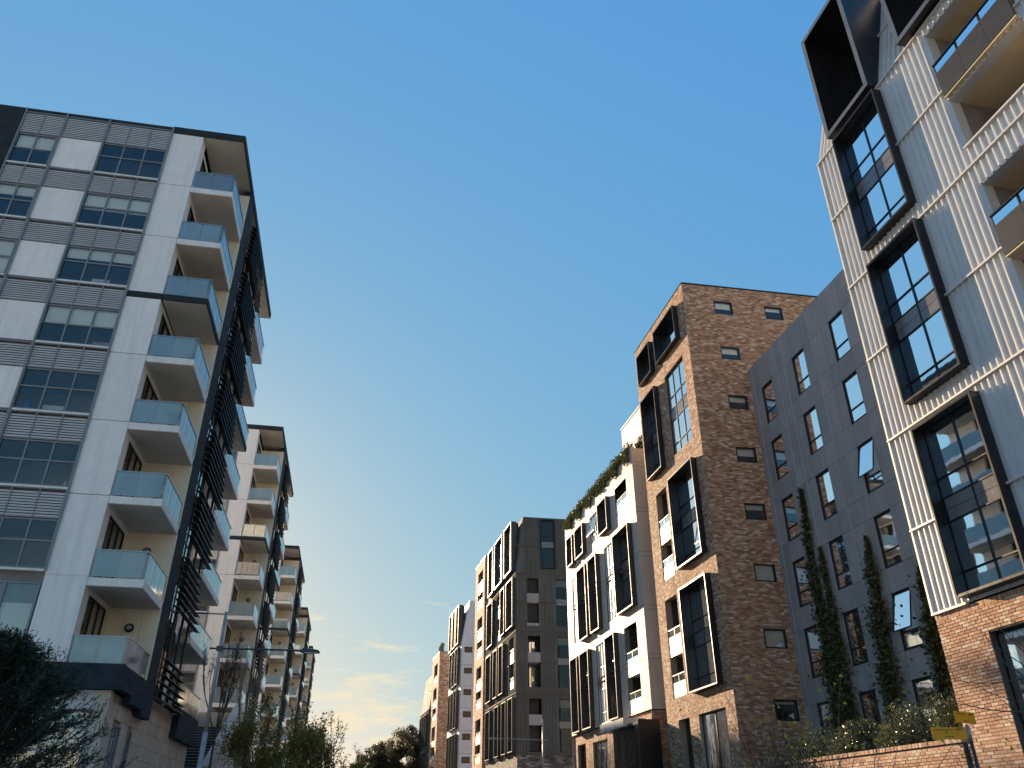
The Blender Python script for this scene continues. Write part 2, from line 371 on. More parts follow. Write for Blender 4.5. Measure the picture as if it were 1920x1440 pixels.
def window(fr, parent, s0, s1, z0, z1, cols=(), rows=(), y=-0.12, fm='dark_frame', gm='pane', fw=0.05, as_sub=False, rm='room', depth=2.0, blind=0.0, curt=None, solid=(), bm='blind', tilt=()):
    """window frame with each pane its own object; solid = (col,row) cells filled by a spandrel panel"""
    mb = MB(); xs, zs = frame_mb(mb, fr, s0, s1, z0, z1, cols, rows, y, fw)
    w = obj('window_frame' if as_sub else 'window', mb, fm, parent); root = parent if as_sub else w
    for i in range(len(xs) - 1):
        for k in range(len(zs) - 1):
            a, b, c, d = xs[i] + fw * 0.5, xs[i + 1] - fw * 0.5, zs[k] + fw * 0.5, zs[k + 1] - fw * 0.5
            if (i, k) in solid or ('*', k) in solid:
                p = MB(); p.box(fr, a, b, y - 0.055, y - 0.025, c, (c + d) / 2 - 0.008); p.box(fr, a, b, y - 0.055, y - 0.025, (c + d) / 2 + 0.008, d)
                obj('spandrel_panel', p, 'spandrel', root)
            else:
                p = MB()
                if (i, k) in tilt:   # awning sash pushed open at its foot
                    o = 0.34
                    P = fr.p; p.quad(P(a, y + o, c), P(b, y + o, c), P(b, y - 0.02, d), P(a, y - 0.02, d))
                    q = MB()
                    for e0, e1 in (((a, y + o, c), (b, y + o, c)), ((a, y + o, c), (a, y, d)), ((b, y + o, c), (b, y, d))): q.tube(P(*e0), P(*e1), 0.03, n=4)
                    obj('sash', q, fm, root)
                else: p.rect(fr, a, b, c, d, y - 0.04 + random.uniform(-0.004, 0.004))
                obj('pane', p, gm, root)
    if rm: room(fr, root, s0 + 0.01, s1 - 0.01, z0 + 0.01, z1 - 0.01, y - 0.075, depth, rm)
    if blind:
        p = MB(); p.box(fr, s0 + fw, s1 - fw, y - 0.16, y - 0.145, z1 - (z1 - z0) * blind, z1 - 0.01); obj('blind', p, bm, root)
    for c in (curt or ()):
        curtain(fr, root, s0 + (s1 - s0) * c[0], s0 + (s1 - s0) * c[1], z0 + 0.03, z1 - 0.05, y - 0.22)
    return w
def window_box(fr, parent, s0, s1, z0, z1, proud=0.32, back=0.34, th=0.07, fm='box_metal', cols=(0.5,), rows=(0.13, 0.42, 0.56, 0.70), solid=(('*', 2),), gm='pane', blind=0, curt=None, tilt=(), cap=True, rm='room'):
    """projecting metal box round a two-storey window"""
    mb = MB()
    mb.box(fr, s0, s0 + th, -back, proud, z0, z1); mb.box(fr, s1 - th, s1, -back, proud, z0, z1)
    mb.box(fr, s0 + th, s1 - th, -back, proud, z0, z0 + th); mb.box(fr, s0 + th, s1 - th, -back, proud, z1 - th, z1)
    b = obj('window_box', mb, fm, parent)
    if cap:
        r = MB(); t = 0.035
        for q in ((s0, s0 + t, z0, z1), (s1 - t, s1, z0, z1), (s0 + t, s1 - t, z0, z0 + t), (s0 + t, s1 - t, z1 - t, z1)):
            r.box(fr, q[0] - 0.004, q[1] + 0.004, proud + 0.001, proud + 0.012, q[2] - 0.004, q[3] + 0.004)
        obj('front_rim', r, fm, b)
    window(fr, b, s0 + th, s1 - th, z0 + th, z1 - th, cols, rows, -back + 0.12, 'dark_frame', gm, 0.045, True, rm, 2.2, blind, curt, solid, tilt=tilt)
    return b
def loggia(fr, parent, s0, s1, z0, z1, floors, balus='white_metal', depth=1.7, glassup=True, rm='room_dark'):
    """open recess with balustrades; floors = levels of the balcony decks"""
    mb = MB(); P = fr.p; b = -depth
    mb.quad(P(s0, b, z0), P(s1, b, z0), P(s1, b, z1), P(s0, b, z1))
    for s in (s0, s1): mb.quad(P(s, -0.34, z0), P(s, b, z0), P(s, b, z1), P(s, -0.34, z1))
    for z in (z0, z1): mb.quad(P(s0, -0.34, z), P(s1, -0.34, z), P(s1, b, z), P(s0, b, z))
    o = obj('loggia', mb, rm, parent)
    d = MB(); frame_mb(d, fr, s0 + 0.05, s1 - 0.05, z0 + 0.02, z1 - 0.05, (0.5,), (), b + 0.12, 0.06); obj('door_frame', d, 'dark_frame', o)
    g = MB(); g.rect(fr, s0 + 0.1, s1 - 0.1, z0 + 0.05, z1 - 0.1, b + 0.06); obj('door_pane', g, 'pane', o)
    for i, f in enumerate(floors):
        if f > z0 + 0.2: part('deck', 'white_slab', o, fr, s0 + 0.002, s1 - 0.002, b, -0.06, f - 0.22, f)
        p = MB(); p.box(fr, s0 + 0.004, s1 - 0.004, -0.058, -0.02, f - 0.28 if f > z0 + 0.2 else f, f + 0.72); obj('balustrade', p, balus, o)
        if glassup:
            g = MB(); g.rect(fr, s0 + 0.06, s1 - 0.06, f + 0.73, f + 1.08, -0.04); obj('glass_panel', g, 'balcony_glass', o)
            r = MB(); r.box(fr, s0 + 0.004, s1 - 0.004, -0.06, -0.01, f + 1.08, f + 1.12)
            for k in (0.03, 0.5, 0.97): x = s0 + (s1 - s0) * k; r.box(fr, x - 0.02, x + 0.02, -0.05, -0.025, f + 0.72, f + 1.08)
            obj('handrail', r, 'dark_frame', o)
    return o

# ------------------------------------------------------------------ ground, street
GZ = 0.0
st = Fr((0.0, 30.0), -11.5)           # street axis, s along it, y to the left
def sheet(name, m, s0, s1, y0, y1, z, thick=0.0):
    mb = MB()
    if thick: mb.box(st, s0, s1, y0, y1, z - thick, z)
    else: mb.quad(st.p(s0, y0, z), st.p(s1, y0, z), st.p(s1, y1, z), st.p(s0, y1, z))
    return tag(obj(name, mb, m), kind='structure')
mb = MB(); mb.quad((-2500, -2500, -0.02), (2500, -2500, -0.02), (2500, 2500, -0.02), (-2500, 2500, -0.02)); tag(obj('ground', mb, 'ground'), kind='structure')
sheet('road', 'asphalt', -90, 330, -5.2, 5.2, 0.0)
for nm, y0, y1 in (('footpath_left', 5.36, 13.0), ('footpath_right', -11.2, -5.36)):
    sheet(nm, 'paving', -90, 330, y0, y1, 0.13, 0.2)
for nm, y0, y1 in (('kerb_left', 5.2, 5.36), ('kerb_right', -5.36, -5.2)):
    sheet(nm, 'kerb_stone', -90, 330, y0, y1, 0.135, 0.2)
mb = MB()
for k in range(-28, 100): mb.quad(*[st.p(k * 3.2 + a, b, 0.004) for a, b in ((0, -0.05), (1.5, -0.05), (1.5, 0.05), (0, 0.05))])
tag(obj('road_marking', mb, 'line_paint'), kind='structure')

# ------------------------------------------------------------------ left towers
LA = 79.5
L1O = (-16.08, 26.97)
fl = Fr(L1O, LA)                     # s to the street (right), y away from the camera
NEAR_ONLY = []                        # parts that only the nearest tower shows
def balcony(parent, x0, x1, y0, y1, f, dark, nfront, nside, far=False):
    m = 'slate' if dark else 'white_slab'
    b = part('balcony', m, parent, fl, x0, x1, y0, y1, f - 0.28, f)
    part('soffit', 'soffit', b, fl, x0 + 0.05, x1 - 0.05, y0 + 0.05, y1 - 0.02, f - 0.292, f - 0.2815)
    fr_ = MB(); zt = f + 1.0
    sides = []
    if nfront:
        xa, xb = x0 + 0.06, x1 - 0.13
        for i in range(nfront):
            a = xa + (xb - xa) * i / nfront; c = xa + (xb - xa) * (i + 1) / nfront
            g = MB(); g.box(fl, a + 0.025, c - 0.025, y0 + 0.05, y0 + 0.062, f + 0.09, zt - 0.03); obj('glass_panel', g, 'balcony_glass', b)
            fr_.box(fl, a - 0.018, a + 0.018, y0 + 0.065, y0 + 0.10, f, zt - 0.02)
        fr_.box(fl, xb - 0.018, xb + 0.018, y0 + 0.065, y0 + 0.10, f, zt - 0.02)
        fr_.box(fl, x0 + 0.02, x1 - 0.02, y0 + 0.03, y0 + 0.085, zt - 0.025, zt + 0.02)
        fr_.box(fl, xa, xb, y0 + 0.045, y0 + 0.068, f + 0.055, f + 0.085)
    ya, yb = y0 + 0.13, y1 - 0.03
    for i in range(nside):
        a = ya + (yb - ya) * i / nside; c = ya + (yb - ya) * (i + 1) / nside
        g = MB(); g.box(fl, x1 - 0.062, x1 - 0.05, a + 0.02, c - 0.02, f + 0.05, zt - 0.03); obj('glass_panel', g, 'balcony_glass', b)
        fr_.box(fl, x1 - 0.10, x1 - 0.065, a - 0.016, a + 0.016, f, zt - 0.02)
    fr_.box(fl, x1 - 0.085, x1 - 0.03, y0 + 0.086, y1, zt - 0.024, zt + 0.019)
    if far:
        g = MB(); g.box(fl, x0 + 0.1, x1 - 0.13, y1 - 0.062, y1 - 0.05, f + 0.05, zt - 0.03); obj('glass_panel', g, 'balcony_glass', b)
        fr_.box(fl, x0 + 0.05, x1 - 0.09, y1 - 0.085, y1 - 0.03, zt - 0.024, zt + 0.019)
    obj('handrail', fr_, 'rail_metal', b)
    return b
def louvre(parent, x0, x1, z0, z1, splits=()):
    mb = MB(); n = int((z1 - z0 - 0.08) / 0.105)
    for i in range(n):
        z = z0 + 0.06 + i * 0.105; P = fl.p
        mb.hexa([P(x0 + 0.03, -0.03, z), P(x1 - 0.03, -0.03, z), P(x1 - 0.03, 0.03, z + 0.05), P(x0 + 0.03, 0.03, z + 0.05),
                 P(x0 + 0.03, -0.03, z + 0.066), P(x1 - 0.03, -0.03, z + 0.066), P(x1 - 0.03, 0.03, z + 0.1), P(x0 + 0.03, 0.03, z + 0.1)])
    o = obj('louvre_panel', mb, 'louvre_metal', parent)
    e = MB()
    e.box(fl, x0, x1, -0.05, 0.05, z0, z0 + 0.05); e.box(fl, x0, x1, -0.05, 0.05, z1 - 0.05, z1)
    for x in (x0 + 0.03, *splits, x1 - 0.03): e.box(fl, x - 0.022, x + 0.022, -0.06, 0.04, z0 + 0.05, z1 - 0.05)
    obj('panel_frame', e, 'frame_grey', o)
    return o
FLOORS = [27.15 - 3.0 * k for k in range(7)] + [6.2]
DARK = {21.15, 15.15, 9.15, 6.2}
def left_tower(lab):
    t = thing('apartment_tower', (*fl.p(0, 0, 0)[:2], 0), lab, 'building', 'pale apartment towers on the left side of the street')
    X1 = 3.25
    # back of the block: party walls and rear, well behind the glazing
    core = MB(); core.box(fl, -14, 1.25, 2.3, 15.3, 0, 30.2); obj('core_wall', core, 'room', t)
    endw = MB(); endw.box(fl, -14, 1.26, 15.31, 15.4, 0, 30.2); obj('end_wall', endw, 'white_render', t)
    near = []
    near.append(part('dark_wall', 'slate', t, fl, -14, -6.5, -0.12, 2.29, 0, 30.55))
    for f in FLOORS:
        top = f + 2.95
        # floor plate and spandrel backing
        near.append(part('floor_slab', 'room', t, fl, -6.48, -0.01, 0.12, 2.29, f - 0.95, f + 0.18))
        if f > 7:
            for x0, x1, cols, sp in ((-6.45, -4.77, (0.5,), (-5.6,)), (-2.83, -0.03, (0.34, 0.67), (-1.9, -0.97))):
                rs = random.random()
                w = window(fl_in, t, x0, x1, f + 0.2, f + 1.98, cols, (0.5 if rs < 0.4 else 0.56,), 0.02, 'frame_grey', 'pane_teal', 0.06, False, None,
                           blind=random.choice([0, 0.48, 0.48, 0.95, 0, 0.3]))
                near.append(w)
                sl = part('sill', 'white_slab', w, fl, x0, x1, -0.07, 0.1, f + 0.125, f + 0.195)
            near.append(part('wall_panel', 'white_render', t, fl, -4.75, -2.85, -0.02, 0.11, f + 0.2, f + 1.98))
        else:
            for x0, x1, cols in ((-6.45, -3.3, (0.5,)), (-3.25, -0.03, (0.33, 0.66))):
                near.append(window(fl_in, t, x0, x1, f + 0.35, f + 2.7, cols, (), 0.02, 'frame_grey', 'pane_clear', 0.07, False, None, blind=0.97))
        zb0, zb1 = (f + 2.0, f + 3.13) if f < 27 else (f + 2.0, 30.45)
        if f > 7:
            for x0, x1, sp in ((-6.47, -4.7, (-5.6,)), (-4.66, -2.84, ()), (-2.8, -0.02, (-1.87, -0.94))): near.append(louvre(t, x0, x1, zb0, zb1, sp))
        # white corner panel, its return and the joint under it
        zt = f + 2.985 if f < 27 else 30.28
        pz0 = f + 0.0 if f not in DARK else f + 0.003
        part('wall_panel', 'white_render', t, fl, 0.02, 1.4, -0.02, 0.62, f + 0.015, zt - 0.28 if (f + 3) in DARK and f < 27 else zt)
        if f in DARK: part('floor_band', 'slate', t, fl, 0.02, 1.395, -0.035, 0.6, f - 0.28, f + 0.01)
        # sliding door of the recess, facing the street
        d = MB(); dfr = Fr(fl.p(1.34, 0.62, 0)[:2], LA - 90, -1)
        frame_mb(d, dfr, 0.0, 2.3, f + 0.02, f + 2.5, (0.33, 0.66), (), 0.05, 0.06); dd = obj('sliding_door', d, 'dark_frame', t)
        p = MB(); p.rect(dfr, 0.05, 2.25, f + 0.06, f + 2.45, 0.01); obj('pane', p, 'pane_teal', dd)
        curtain(dfr, dd, 0.9, 2.2, f + 0.06, f + 2.45, -0.04, 'cloth_beige' if random.random() < 0.6 else 'blind_dark')
        part('door_head', 'white_render', t, fl, 1.2, 1.40, 0.621, 3.35, f + 2.5, f + 2.72)
        part('loggia_side_wall', 'cream_wall', t, fl, 1.2, 1.405, 2.95, 3.35, f + 0.001, f + 2.499)
        # rear wall of the recess: cream boards with a dome light
        for i in range(3):
            a = 1.41 + 0.613 * i; part('wall_board', 'cream_wall', t, fl, a, a + 0.604, 3.3, 3.42, f + 0.001, f + 2.715)
        if f < 20:
            lm = MB(); c = fl.p(2.25, 3.29, f + 1.95); q = fl.p(2.25, 3.2, f + 1.95); lm.tube(c, q, 0.17, 0.15, 14); lg = obj('dome_light', lm, 'slate', t)
            ll = MB(); ll.tube(fl.p(2.25, 3.2, f + 1.95), fl.p(2.25, 3.14, f + 1.95), 0.11, 0.05, 12); obj('lens', ll, 'rail_metal', lg)
        balcony(t, 1.41, X1, 0.0, 3.3, f, f in DARK, 2, 3)
        balcony(t, 1.2, X1, 9.7, 15.4, f, f in DARK, 0, 5, True)
        # far stack: wall behind with a dark door
        part('rear_bay_wall', 'white_render', t, fl, 1.26, 1.5, 9.4, 10.1, f, f + 2.72)
        d2 = part('sliding_door', 'dark_frame', t, fl, 1.26, 1.34, 10.101, 12.9, f, f + 2.72)
        part('rear_bay_wall', 'white_render', t, fl, 1.26, 1.48, 12.901, 15.38, f, f + 2.72)
        # glazing behind the sun blades
        gfr = Fr(fl.p(2.55, 4.9, 0)[:2], LA - 90, -1)
        window(gfr, t, 0.05, 4.7, f + 0.1, f + 2.65, (0.28, 0.5, 0.75), (0.3,), 0.02, 'dark_frame', 'pane', 0.06, False, 'room_dark', 1.1)
        part('stair_slab', 'slate', t, fl, 1.26, 2.62, 4.91, 9.65, f - 0.3, f + 0.1)
        n = 8 if f > 7 else 6
        for i in range(n):
            z = f + 0.35 + i * 0.29 - (0.0 if f > 7 else 0.6); P = fl.p
            y0, y1 = 5.35, 10.55 - (0.13 * i if f > 12 else 0.25 * i) - random.uniform(0, 0.25)
            b = MB(); a = 0.055
            b.hexa([P(3.22, y0, z), P(3.48, y0, z - a), P(3.48, y1, z - a), P(3.22, y1, z), P(3.22, y0, z + 0.03), P(3.48, y0, z - a + 0.03), P(3.48, y1, z - a + 0.03), P(3.22, y1, z + 0.03)])
            b.tube(P(2.62, 4.95, z + 0.02), P(3.4, y0 + 0.02, z), 0.022, n=4)
            obj('sun_blade', b, 'blade_metal', t)
    part('fin_wall', 'slate', t, fl, 2.95, X1 - 0.004, 3.43, 4.9, 5.4, 30.29)
    mu = MB()
    for y in (6.3, 7.9, 9.3): mu.box(fl, 3.1, 3.2, y, y + 0.08, 6.0, 30.0)
    obj('blade_post', mu, 'blade_metal', t)
    # roof with dark fascia and pale soffit
    rf = MB(); rf.box(fl, -14, X1, -0.01, 15.42, 30.46, 30.68); r = obj('roof', rf, 'slate', t)
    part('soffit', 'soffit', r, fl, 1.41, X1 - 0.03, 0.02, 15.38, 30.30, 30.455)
    part('fascia', 'slate', r, fl, 0.0, X1 + 0.012, -0.045, -0.011, 30.30, 30.70)
    part('fascia', 'slate', r, fl, X1 + 0.001, X1 + 0.03, -0.01, 15.44, 30.30, 30.70)
    for x in (-6.44, -4.68, -2.82, 0.0): near.append(part('mullion', 'frame_grey', t, fl, x - 0.035, x + 0.035, -0.10, -0.055, 9.3, 30.62))
    # podium
    part('podium_parapet', 'slate_base', t, fl, -6.5, 3.28, -0.06, 0.13, 5.52, 6.32)
    pp = MB()
    for a, b, z0 in ((0.131, 1.6, 5.55), (1.601, 3.4, 5.3), (3.401, 4.9, 5.1)): pp.box(fl, 3.03, 3.285, a, b, z0, 6.28)
    obj('podium_parapet', pp, 'slate_base', t)
    part('podium_parapet', 'slate_base', t, fl, 3.0, 3.29, 10.4, 15.4, 5.0, 6.15)
    part('podium_wall', 'mortar', t, fl, 1.3, 2.93, 0.52, 15.38, 0, 5.5)
    part('podium_wall', 'mortar', t, fl, 1.6, 2.93, 5.2, 15.4, 5.5, 6.0)
    part('pier', 'stone_wall', t, fl, 2.55, 2.99, 0.14, 0.51, 0, 5.51)
    near.append(window(fl_in, t, -2.0, 2.5, 0.2, 4.9, (0.35, 0.7), (0.45, 0.75), -0.3, 'frame_grey', 'pane', 0.07, False, None, blind=0.0))
    near.append(part('window_head', 'louvre_metal', t, fl, -2.0, 2.54, 0.2, 0.5, 4.92, 5.51))
    pw = Fr(fl.p(2.995, 0, 0)[:2], LA - 90, -1)
    return t, near, pw
fl_in = Fr(L1O, LA, -1)               # same plane, y pointing at the camera
tower, near, pw = left_tower('nearest pale apartment tower with grey louvred front and stacked glass corner balconies')
near_set = {o.name for o in near}
# stone blocks of the podium wall along the street, each laid on its own
wn1 = window(pw, tower, 1.2, 2.1, 0.6, 4.6, (0.5,), (0.35, 0.68), 0.05, 'frame_grey', 'pane', 0.05, False, 'room_dark', 0.3)
wn2 = window(pw, tower, 3.3, 3.8, 0.6, 4.6, (), (0.5,), 0.05, 'frame_grey', 'pane', 0.05, False, 'room_dark', 0.3)
blocks = []
z = 0.0; row = 0
while z < 5.95:
    h = 0.47
    x = -0.35 * (row % 2) + 0.52
    while x < 15.35:
        a, b = max(x, 0.52), min(x + 0.98, 15.38)
        for p, q in sub_intervals(a, b, [(1.16, 2.14), (3.26, 3.84)] if 0.5 < z + h / 2 < 4.7 else []):
            if z + h > 5.5 and p < 5.2: continue
            if q - p > 0.06:
                m = MB(); m.box(pw, p + 0.004, q - 0.004, -0.06, random.uniform(-0.004, 0.006), z + 0.004, min(z + h, 5.98) - 0.004)
                blocks.append(obj('stone_block', m, 'stone', tower))
        x += 0.985
    z += h + 0.004; row += 1
def copy_tree(o, parent=None, skip=None):
    if skip and (o.name in skip): return None
    c = o.copy(); C.objects.link(c)
    if parent is not None: c.parent = parent
    for ch in list(o.children): copy_tree(ch, c, skip)
    return c
L_POS = [(-19.1 + 0.0, 59.4), (-25.3, 91.5), (-31.1, 121.7), (-36.8, 151.2)]
L_LAB = ['second pale tower from the left edge, behind the lamp post and stairs', 'third pale balcony tower along the left side, beyond the lamp arm',
         'fourth and narrower looking pale balcony tower on the left', 'farthest pale tower at the end of the left row']
c0 = fl.p(3.25, 0, 0)
towers = [tower]
far_skip = set(near_set) | {o.name for o in blocks}
for i, (p, lb) in enumerate(zip(L_POS, L_LAB)):
    sk = {o.name for o in blocks} if i == 0 else far_skip
    kids = list(tower.children)
    n = tower.copy(); C.objects.link(n)
    n.location = (tower.location.x + p[0] - c0[0], tower.location.y + p[1] - c0[1], 0); n['label'] = lb
    for ch in kids: copy_tree(ch, n, sk)
    towers.append(n)

# stairs between the first two towers
sx = thing('stairway', fl.p(2.9, 15.6, 0), 'dark stone steps climbing between pale towers behind the lamp post', 'stairs')
for i in range(19):
    y = 15.75 + i * 0.36; zt = 3.55 + i * 0.17
    s_ = part('step', 'stair_dark', sx, fl, 1.75, 3.78, y, y + 0.36 if i < 18 else 31.0, 0.0 if i % 6 == 0 or i == 18 else zt - 0.6, zt)
    part('nosing', 'stair_edge', s_, fl, 1.76, 3.77, y - 0.012, y + 0.03, zt - 0.028, zt + 0.006)
pm = MB(); P = fl.p
pm.hexa([P(3.79, 15.5, 0), P(4.15, 15.5, 0), P(4.15, 24.6, 0), P(3.79, 24.6, 0), P(3.79, 15.5, 4.1), P(4.15, 15.5, 4.1), P(4.15, 24.6, 8.1), P(3.79, 24.6, 8.1)])
obj('parapet', pm, 'stone_wall', sx)
cm = MB(); cm.hexa([P(3.74, 15.45, 4.105), P(4.2, 15.45, 4.105), P(4.2, 24.65, 8.125), P(3.74, 24.65, 8.125), P(3.74, 15.45, 4.2), P(4.2, 15.45, 4.2), P(4.2, 24.65, 8.22), P(3.74, 24.65, 8.22)])
obj('coping', cm, 'stone_wall', sx)
part('landing_wall', 'stone_wall', sx, fl, 1.7, 3.785, 24.2, 24.6, 3.0, 7.6)
part('side_wall', 'stone_wall', sx, fl, 1.45, 1.74, 15.45, 24.6, 0, 7.4)

# ------------------------------------------------------------------ right row: corrugated building nearest the camera
RA = -12.0
SA = 80.5
def shell(t, fr, sfr, s0, s1, depth, z0, z1, m, sides=('far', 'roof')):
    """plain remaining faces of a block"""
    mb = MB(); P = fr.p
    mb.quad(P(s1, 0, z0), P(s1, -depth, z0), P(s1, -depth, z1), P(s1, 0, z1))
    mb.quad(P(s0, -depth, z0), P(s1, -depth, z0), P(s1, -depth, z1), P(s0, -depth, z1))
    obj('rear_wall', mb, m, t)
    r = MB(); r.quad(P(s0, 0.0, z1), P(s1, 0.0, z1), P(s1, -depth, z1), P(s0, -depth, z1)); obj('roof', r, m, t)

r1o = (12.43, 23.63); f1 = Fr(r1o, RA)
t1 = thing('apartment_building', (*r1o, 0), 'silver ribbed metal apartment block with brick base at the right edge', 'building')
S1 = -16.0
LV = [7.05, 9.58, 12.63, 15.70, 18.78, 21.99, 24.92]
boxes1 = [(-4.0, -1.42, 7.16, 12.38), (-4.0, -1.42, 13.25, 18.72), (-4.0, -1.42, 19.42, 24.75)]
open1 = [(-9.4, -6.4, 22.0, 24.55), (-9.4, -6.4, 19.5, 21.5), (-9.4, -6.4, 15.7, 18.0), (-9.4, -6.4, 13.2, 15.3), (-9.4, -6.4, 9.6, 12.2)]
holes1 = boxes1 + open1
w = MB(); wall_mb(w, f1, S1, 0, 7.05, 24.92, holes1, 0, 0.36); obj('backing_wall', w, 'zinc', t1)
for a, b in zip(LV, LV[1:]):
    r = MB(); ribs_mb(r, f1, S1, -0.02, a + 0.03, b - 0.03, holes1); tag(obj('ribbed_cladding', r, 'zinc', t1), kind='stuff')
    for p, q in sub_intervals(S1, 0.03, [(h[0] - 0.0, h[1] + 0.0) for h in boxes1 + open1 if h[2] < b < h[3]]):
        part('flashing', 'zinc_flash', t1, f1, p, q, 0.001, 0.115, b - 0.03, b + 0.03)
for p, q in sub_intervals(S1, 0.03, [(-4.0, -1.42)]): part('flashing', 'zinc_flash', t1, f1, p, q, -0.02, 0.10, 7.0, 7.06)
part('corner_flashing', 'zinc_flash', t1, f1, -0.05, 0.02, -0.05, 0.085, 7.061, 24.90)
# leaning upper storeys with deep dormer boxes
mz0, mz1, ml = 24.92, 31.4, 1.82
P = f1.p
DS = [(-8.9, -5.6), (-3.92, -1.25)]; DZ = 30.7
def ry(z): return -(z - mz0) / (mz1 - mz0) * ml
mb = MB()
for p_, q_ in sub_intervals(S1, 0, DS): mb.quad(P(p_, 0, mz0), P(q_, 0, mz0), P(q_, -ml, mz1), P(p_, -ml, mz1))
for p_, q_ in DS: mb.quad(P(p_, ry(DZ), DZ), P(q_, ry(DZ), DZ), P(q_, -ml, mz1), P(p_, -ml, mz1)); mb.quad(P(p_, 0, mz0), P(q_, 0, mz0), P(q_, ry(25.04), 25.04), P(p_, ry(25.04), 25.04))
mb.quad(P(0, 0, mz0), P(0, -12, mz0), P(0, -12, mz1), P(0, -ml, mz1)); mb.quad(P(S1, -ml, mz1), P(0, -ml, mz1), P(0, -12, mz1), P(S1, -12, mz1))
obj('sloped_roof', mb, 'zinc', t1)
mb = MB(); n = int(-S1 / 0.27)
for i in range(n):
    s = -0.1 - 0.27 * i; a = 0.04; k = 0.07; z_ = DZ if any(p_ - 0.05 < s < q_ + 0.05 for p_, q_ in DS) else mz0; y_ = ry(z_)
    mb.hexa([P(s - a, y_, z_), P(s + a, y_, z_), P(s + a * .6, y_ + k, z_), P(s - a * .6, y_ + k, z_), P(s - a, -ml, mz1), P(s + a, -ml, mz1), P(s + a * .6, -ml + k, mz1 + .03), P(s - a * .6, -ml + k, mz1 + .03)])
tag(obj('ribbed_cladding', mb, 'zinc', t1), kind='stuff')
for k, zz in enumerate((28.0,)):
    yy = -(zz - mz0) / (mz1 - mz0) * ml
    for p_, q_ in sub_intervals(S1, 0.03, DS): part('flashing', 'zinc_flash', t1, f1, p_, q_, yy + 0.001, yy + 0.11, zz - 0.03, zz + 0.03)
def dormer(t, fr, s0, s1, z0, z1, proud, back, th=0.12):
    mb = MB()
    mb.box(fr, s0, s0 + th, back, proud, z0, z1); mb.box(fr, s1 - th, s1, back, proud, z0, z1)
    mb.box(fr, s0 + th, s1 - th, back, proud, z0, z0 + th); mb.box(fr, s0 + th, s1 - th, back, proud, z1 - th, z1)
    d = obj('dormer', mb, 'box_metal', t)
    r = MB(); q = 0.17
    for a in ((s0, s0 + q, z0, z1), (s1 - q, s1, z0, z1), (s0 + q, s1 - q, z0, z0 + q), (s0 + q, s1 - q, z1 - q, z1)): r.box(fr, a[0] - 0.01, a[1] + 0.01, proud + 0.001, proud + 0.02, a[2] - 0.01, a[3] + 0.01)
    obj('front_rim', r, 'cap_metal', d)
    window(fr, d, s0 + th, s1 - th, z0 + th, z1 - th, (0.5,), (0.15, 0.45, 0.58, 0.7), back + 0.5, 'dark_frame', 'pane_dark', 0.06, True, 'room_dark', 1.2, solid=(('*', 2),))
    return d
dormer(t1, f1, -3.92, -1.25, 25.05, 30.7, 0.38, -2.2)
dormer(t1, f1, -8.9, -5.6, 25.05, 30.7, 0.38, -2.2)
for i, (a, b, c, d) in enumerate(boxes1):
    window_box(f1, t1, a, b, c, d, 0.34, 0.15, 0.075, 'box_metal', (0.5,), (0.13, 0.42, 0.56, 0.68), (('*', 2),), 'pane',
               curt=((0.02, 0.98),) if i == 2 else (((0.05, 0.35),) if i == 1 else None), blind=0.12 if i else 0)
# balconies in the recessed bay, dark panels and ribbed fronts in turn
for i, (a, b, c, d) in enumerate(open1):
    mb = MB(); q = -2.4
    mb.quad(P(a, q, c), P(b, q, c), P(b, q, d), P(a, q, d))
    for s in (a, b): mb.quad(P(s, -0.36, c), P(s, q, c), P(s, q, d), P(s, -0.36, d))
    mb.quad(P(a, -0.36, c), P(b, -0.36, c), P(b, q, c), P(a, q, c))
    lo = obj('recessed_balcony', mb, 'room', t1)
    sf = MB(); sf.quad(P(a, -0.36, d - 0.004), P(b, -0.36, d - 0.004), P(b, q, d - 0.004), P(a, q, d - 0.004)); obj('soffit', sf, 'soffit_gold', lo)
    if i in (0, 2, 4):
        z0 = c - 0.42
        part('balcony_deck', 'soffit_gold', lo, f1, a + 0.03, b - 0.01, -0.35, 0.16, z0, z0 + 0.06)
        for k in range(3):
            x0 = a + 0.03 + (b - a - 0.04) * k / 3; x1 = a + 0.03 + (b - a - 0.04) * (k + 1) / 3
            part('front_panel', 'panel_grey', lo, f1, x0 + 0.004, x1 - 0.004, 0.14, 0.18, z0 + 0.062, z0 + 1.08)
            g = MB(); g.rect(f1, x0 + 0.05, x1 - 0.05, z0 + 1.1, z0 + 1.40, 0.16); obj('glass_panel', g, 'balcony_glass', lo)
            part('post', 'dark_frame', lo, f1, x1 - 0.03, x1 + 0.02, 0.10, 0.135, z0 + 0.1, z0 + 1.42)
        part('side_panel', 'panel_grey', lo, f1, b - 0.045, b - 0.009, -0.34, 0.138, z0 + 0.062, z0 + 1.08)
        part('handrail', 'dark_frame', lo, f1, a + 0.03, b, 0.12, 0.20, z0 + 1.42, z0 + 1.47)
    else:
        part('handrail', 'dark_frame', lo, f1, a, b, -0.3, -0.24, c + 0.36, c + 0.41)
        part('flashing', 'zinc_flash', lo, f1, a - 0.02, b + 0.05, 0.002, 0.125, c - 0.05, c + 0.015)
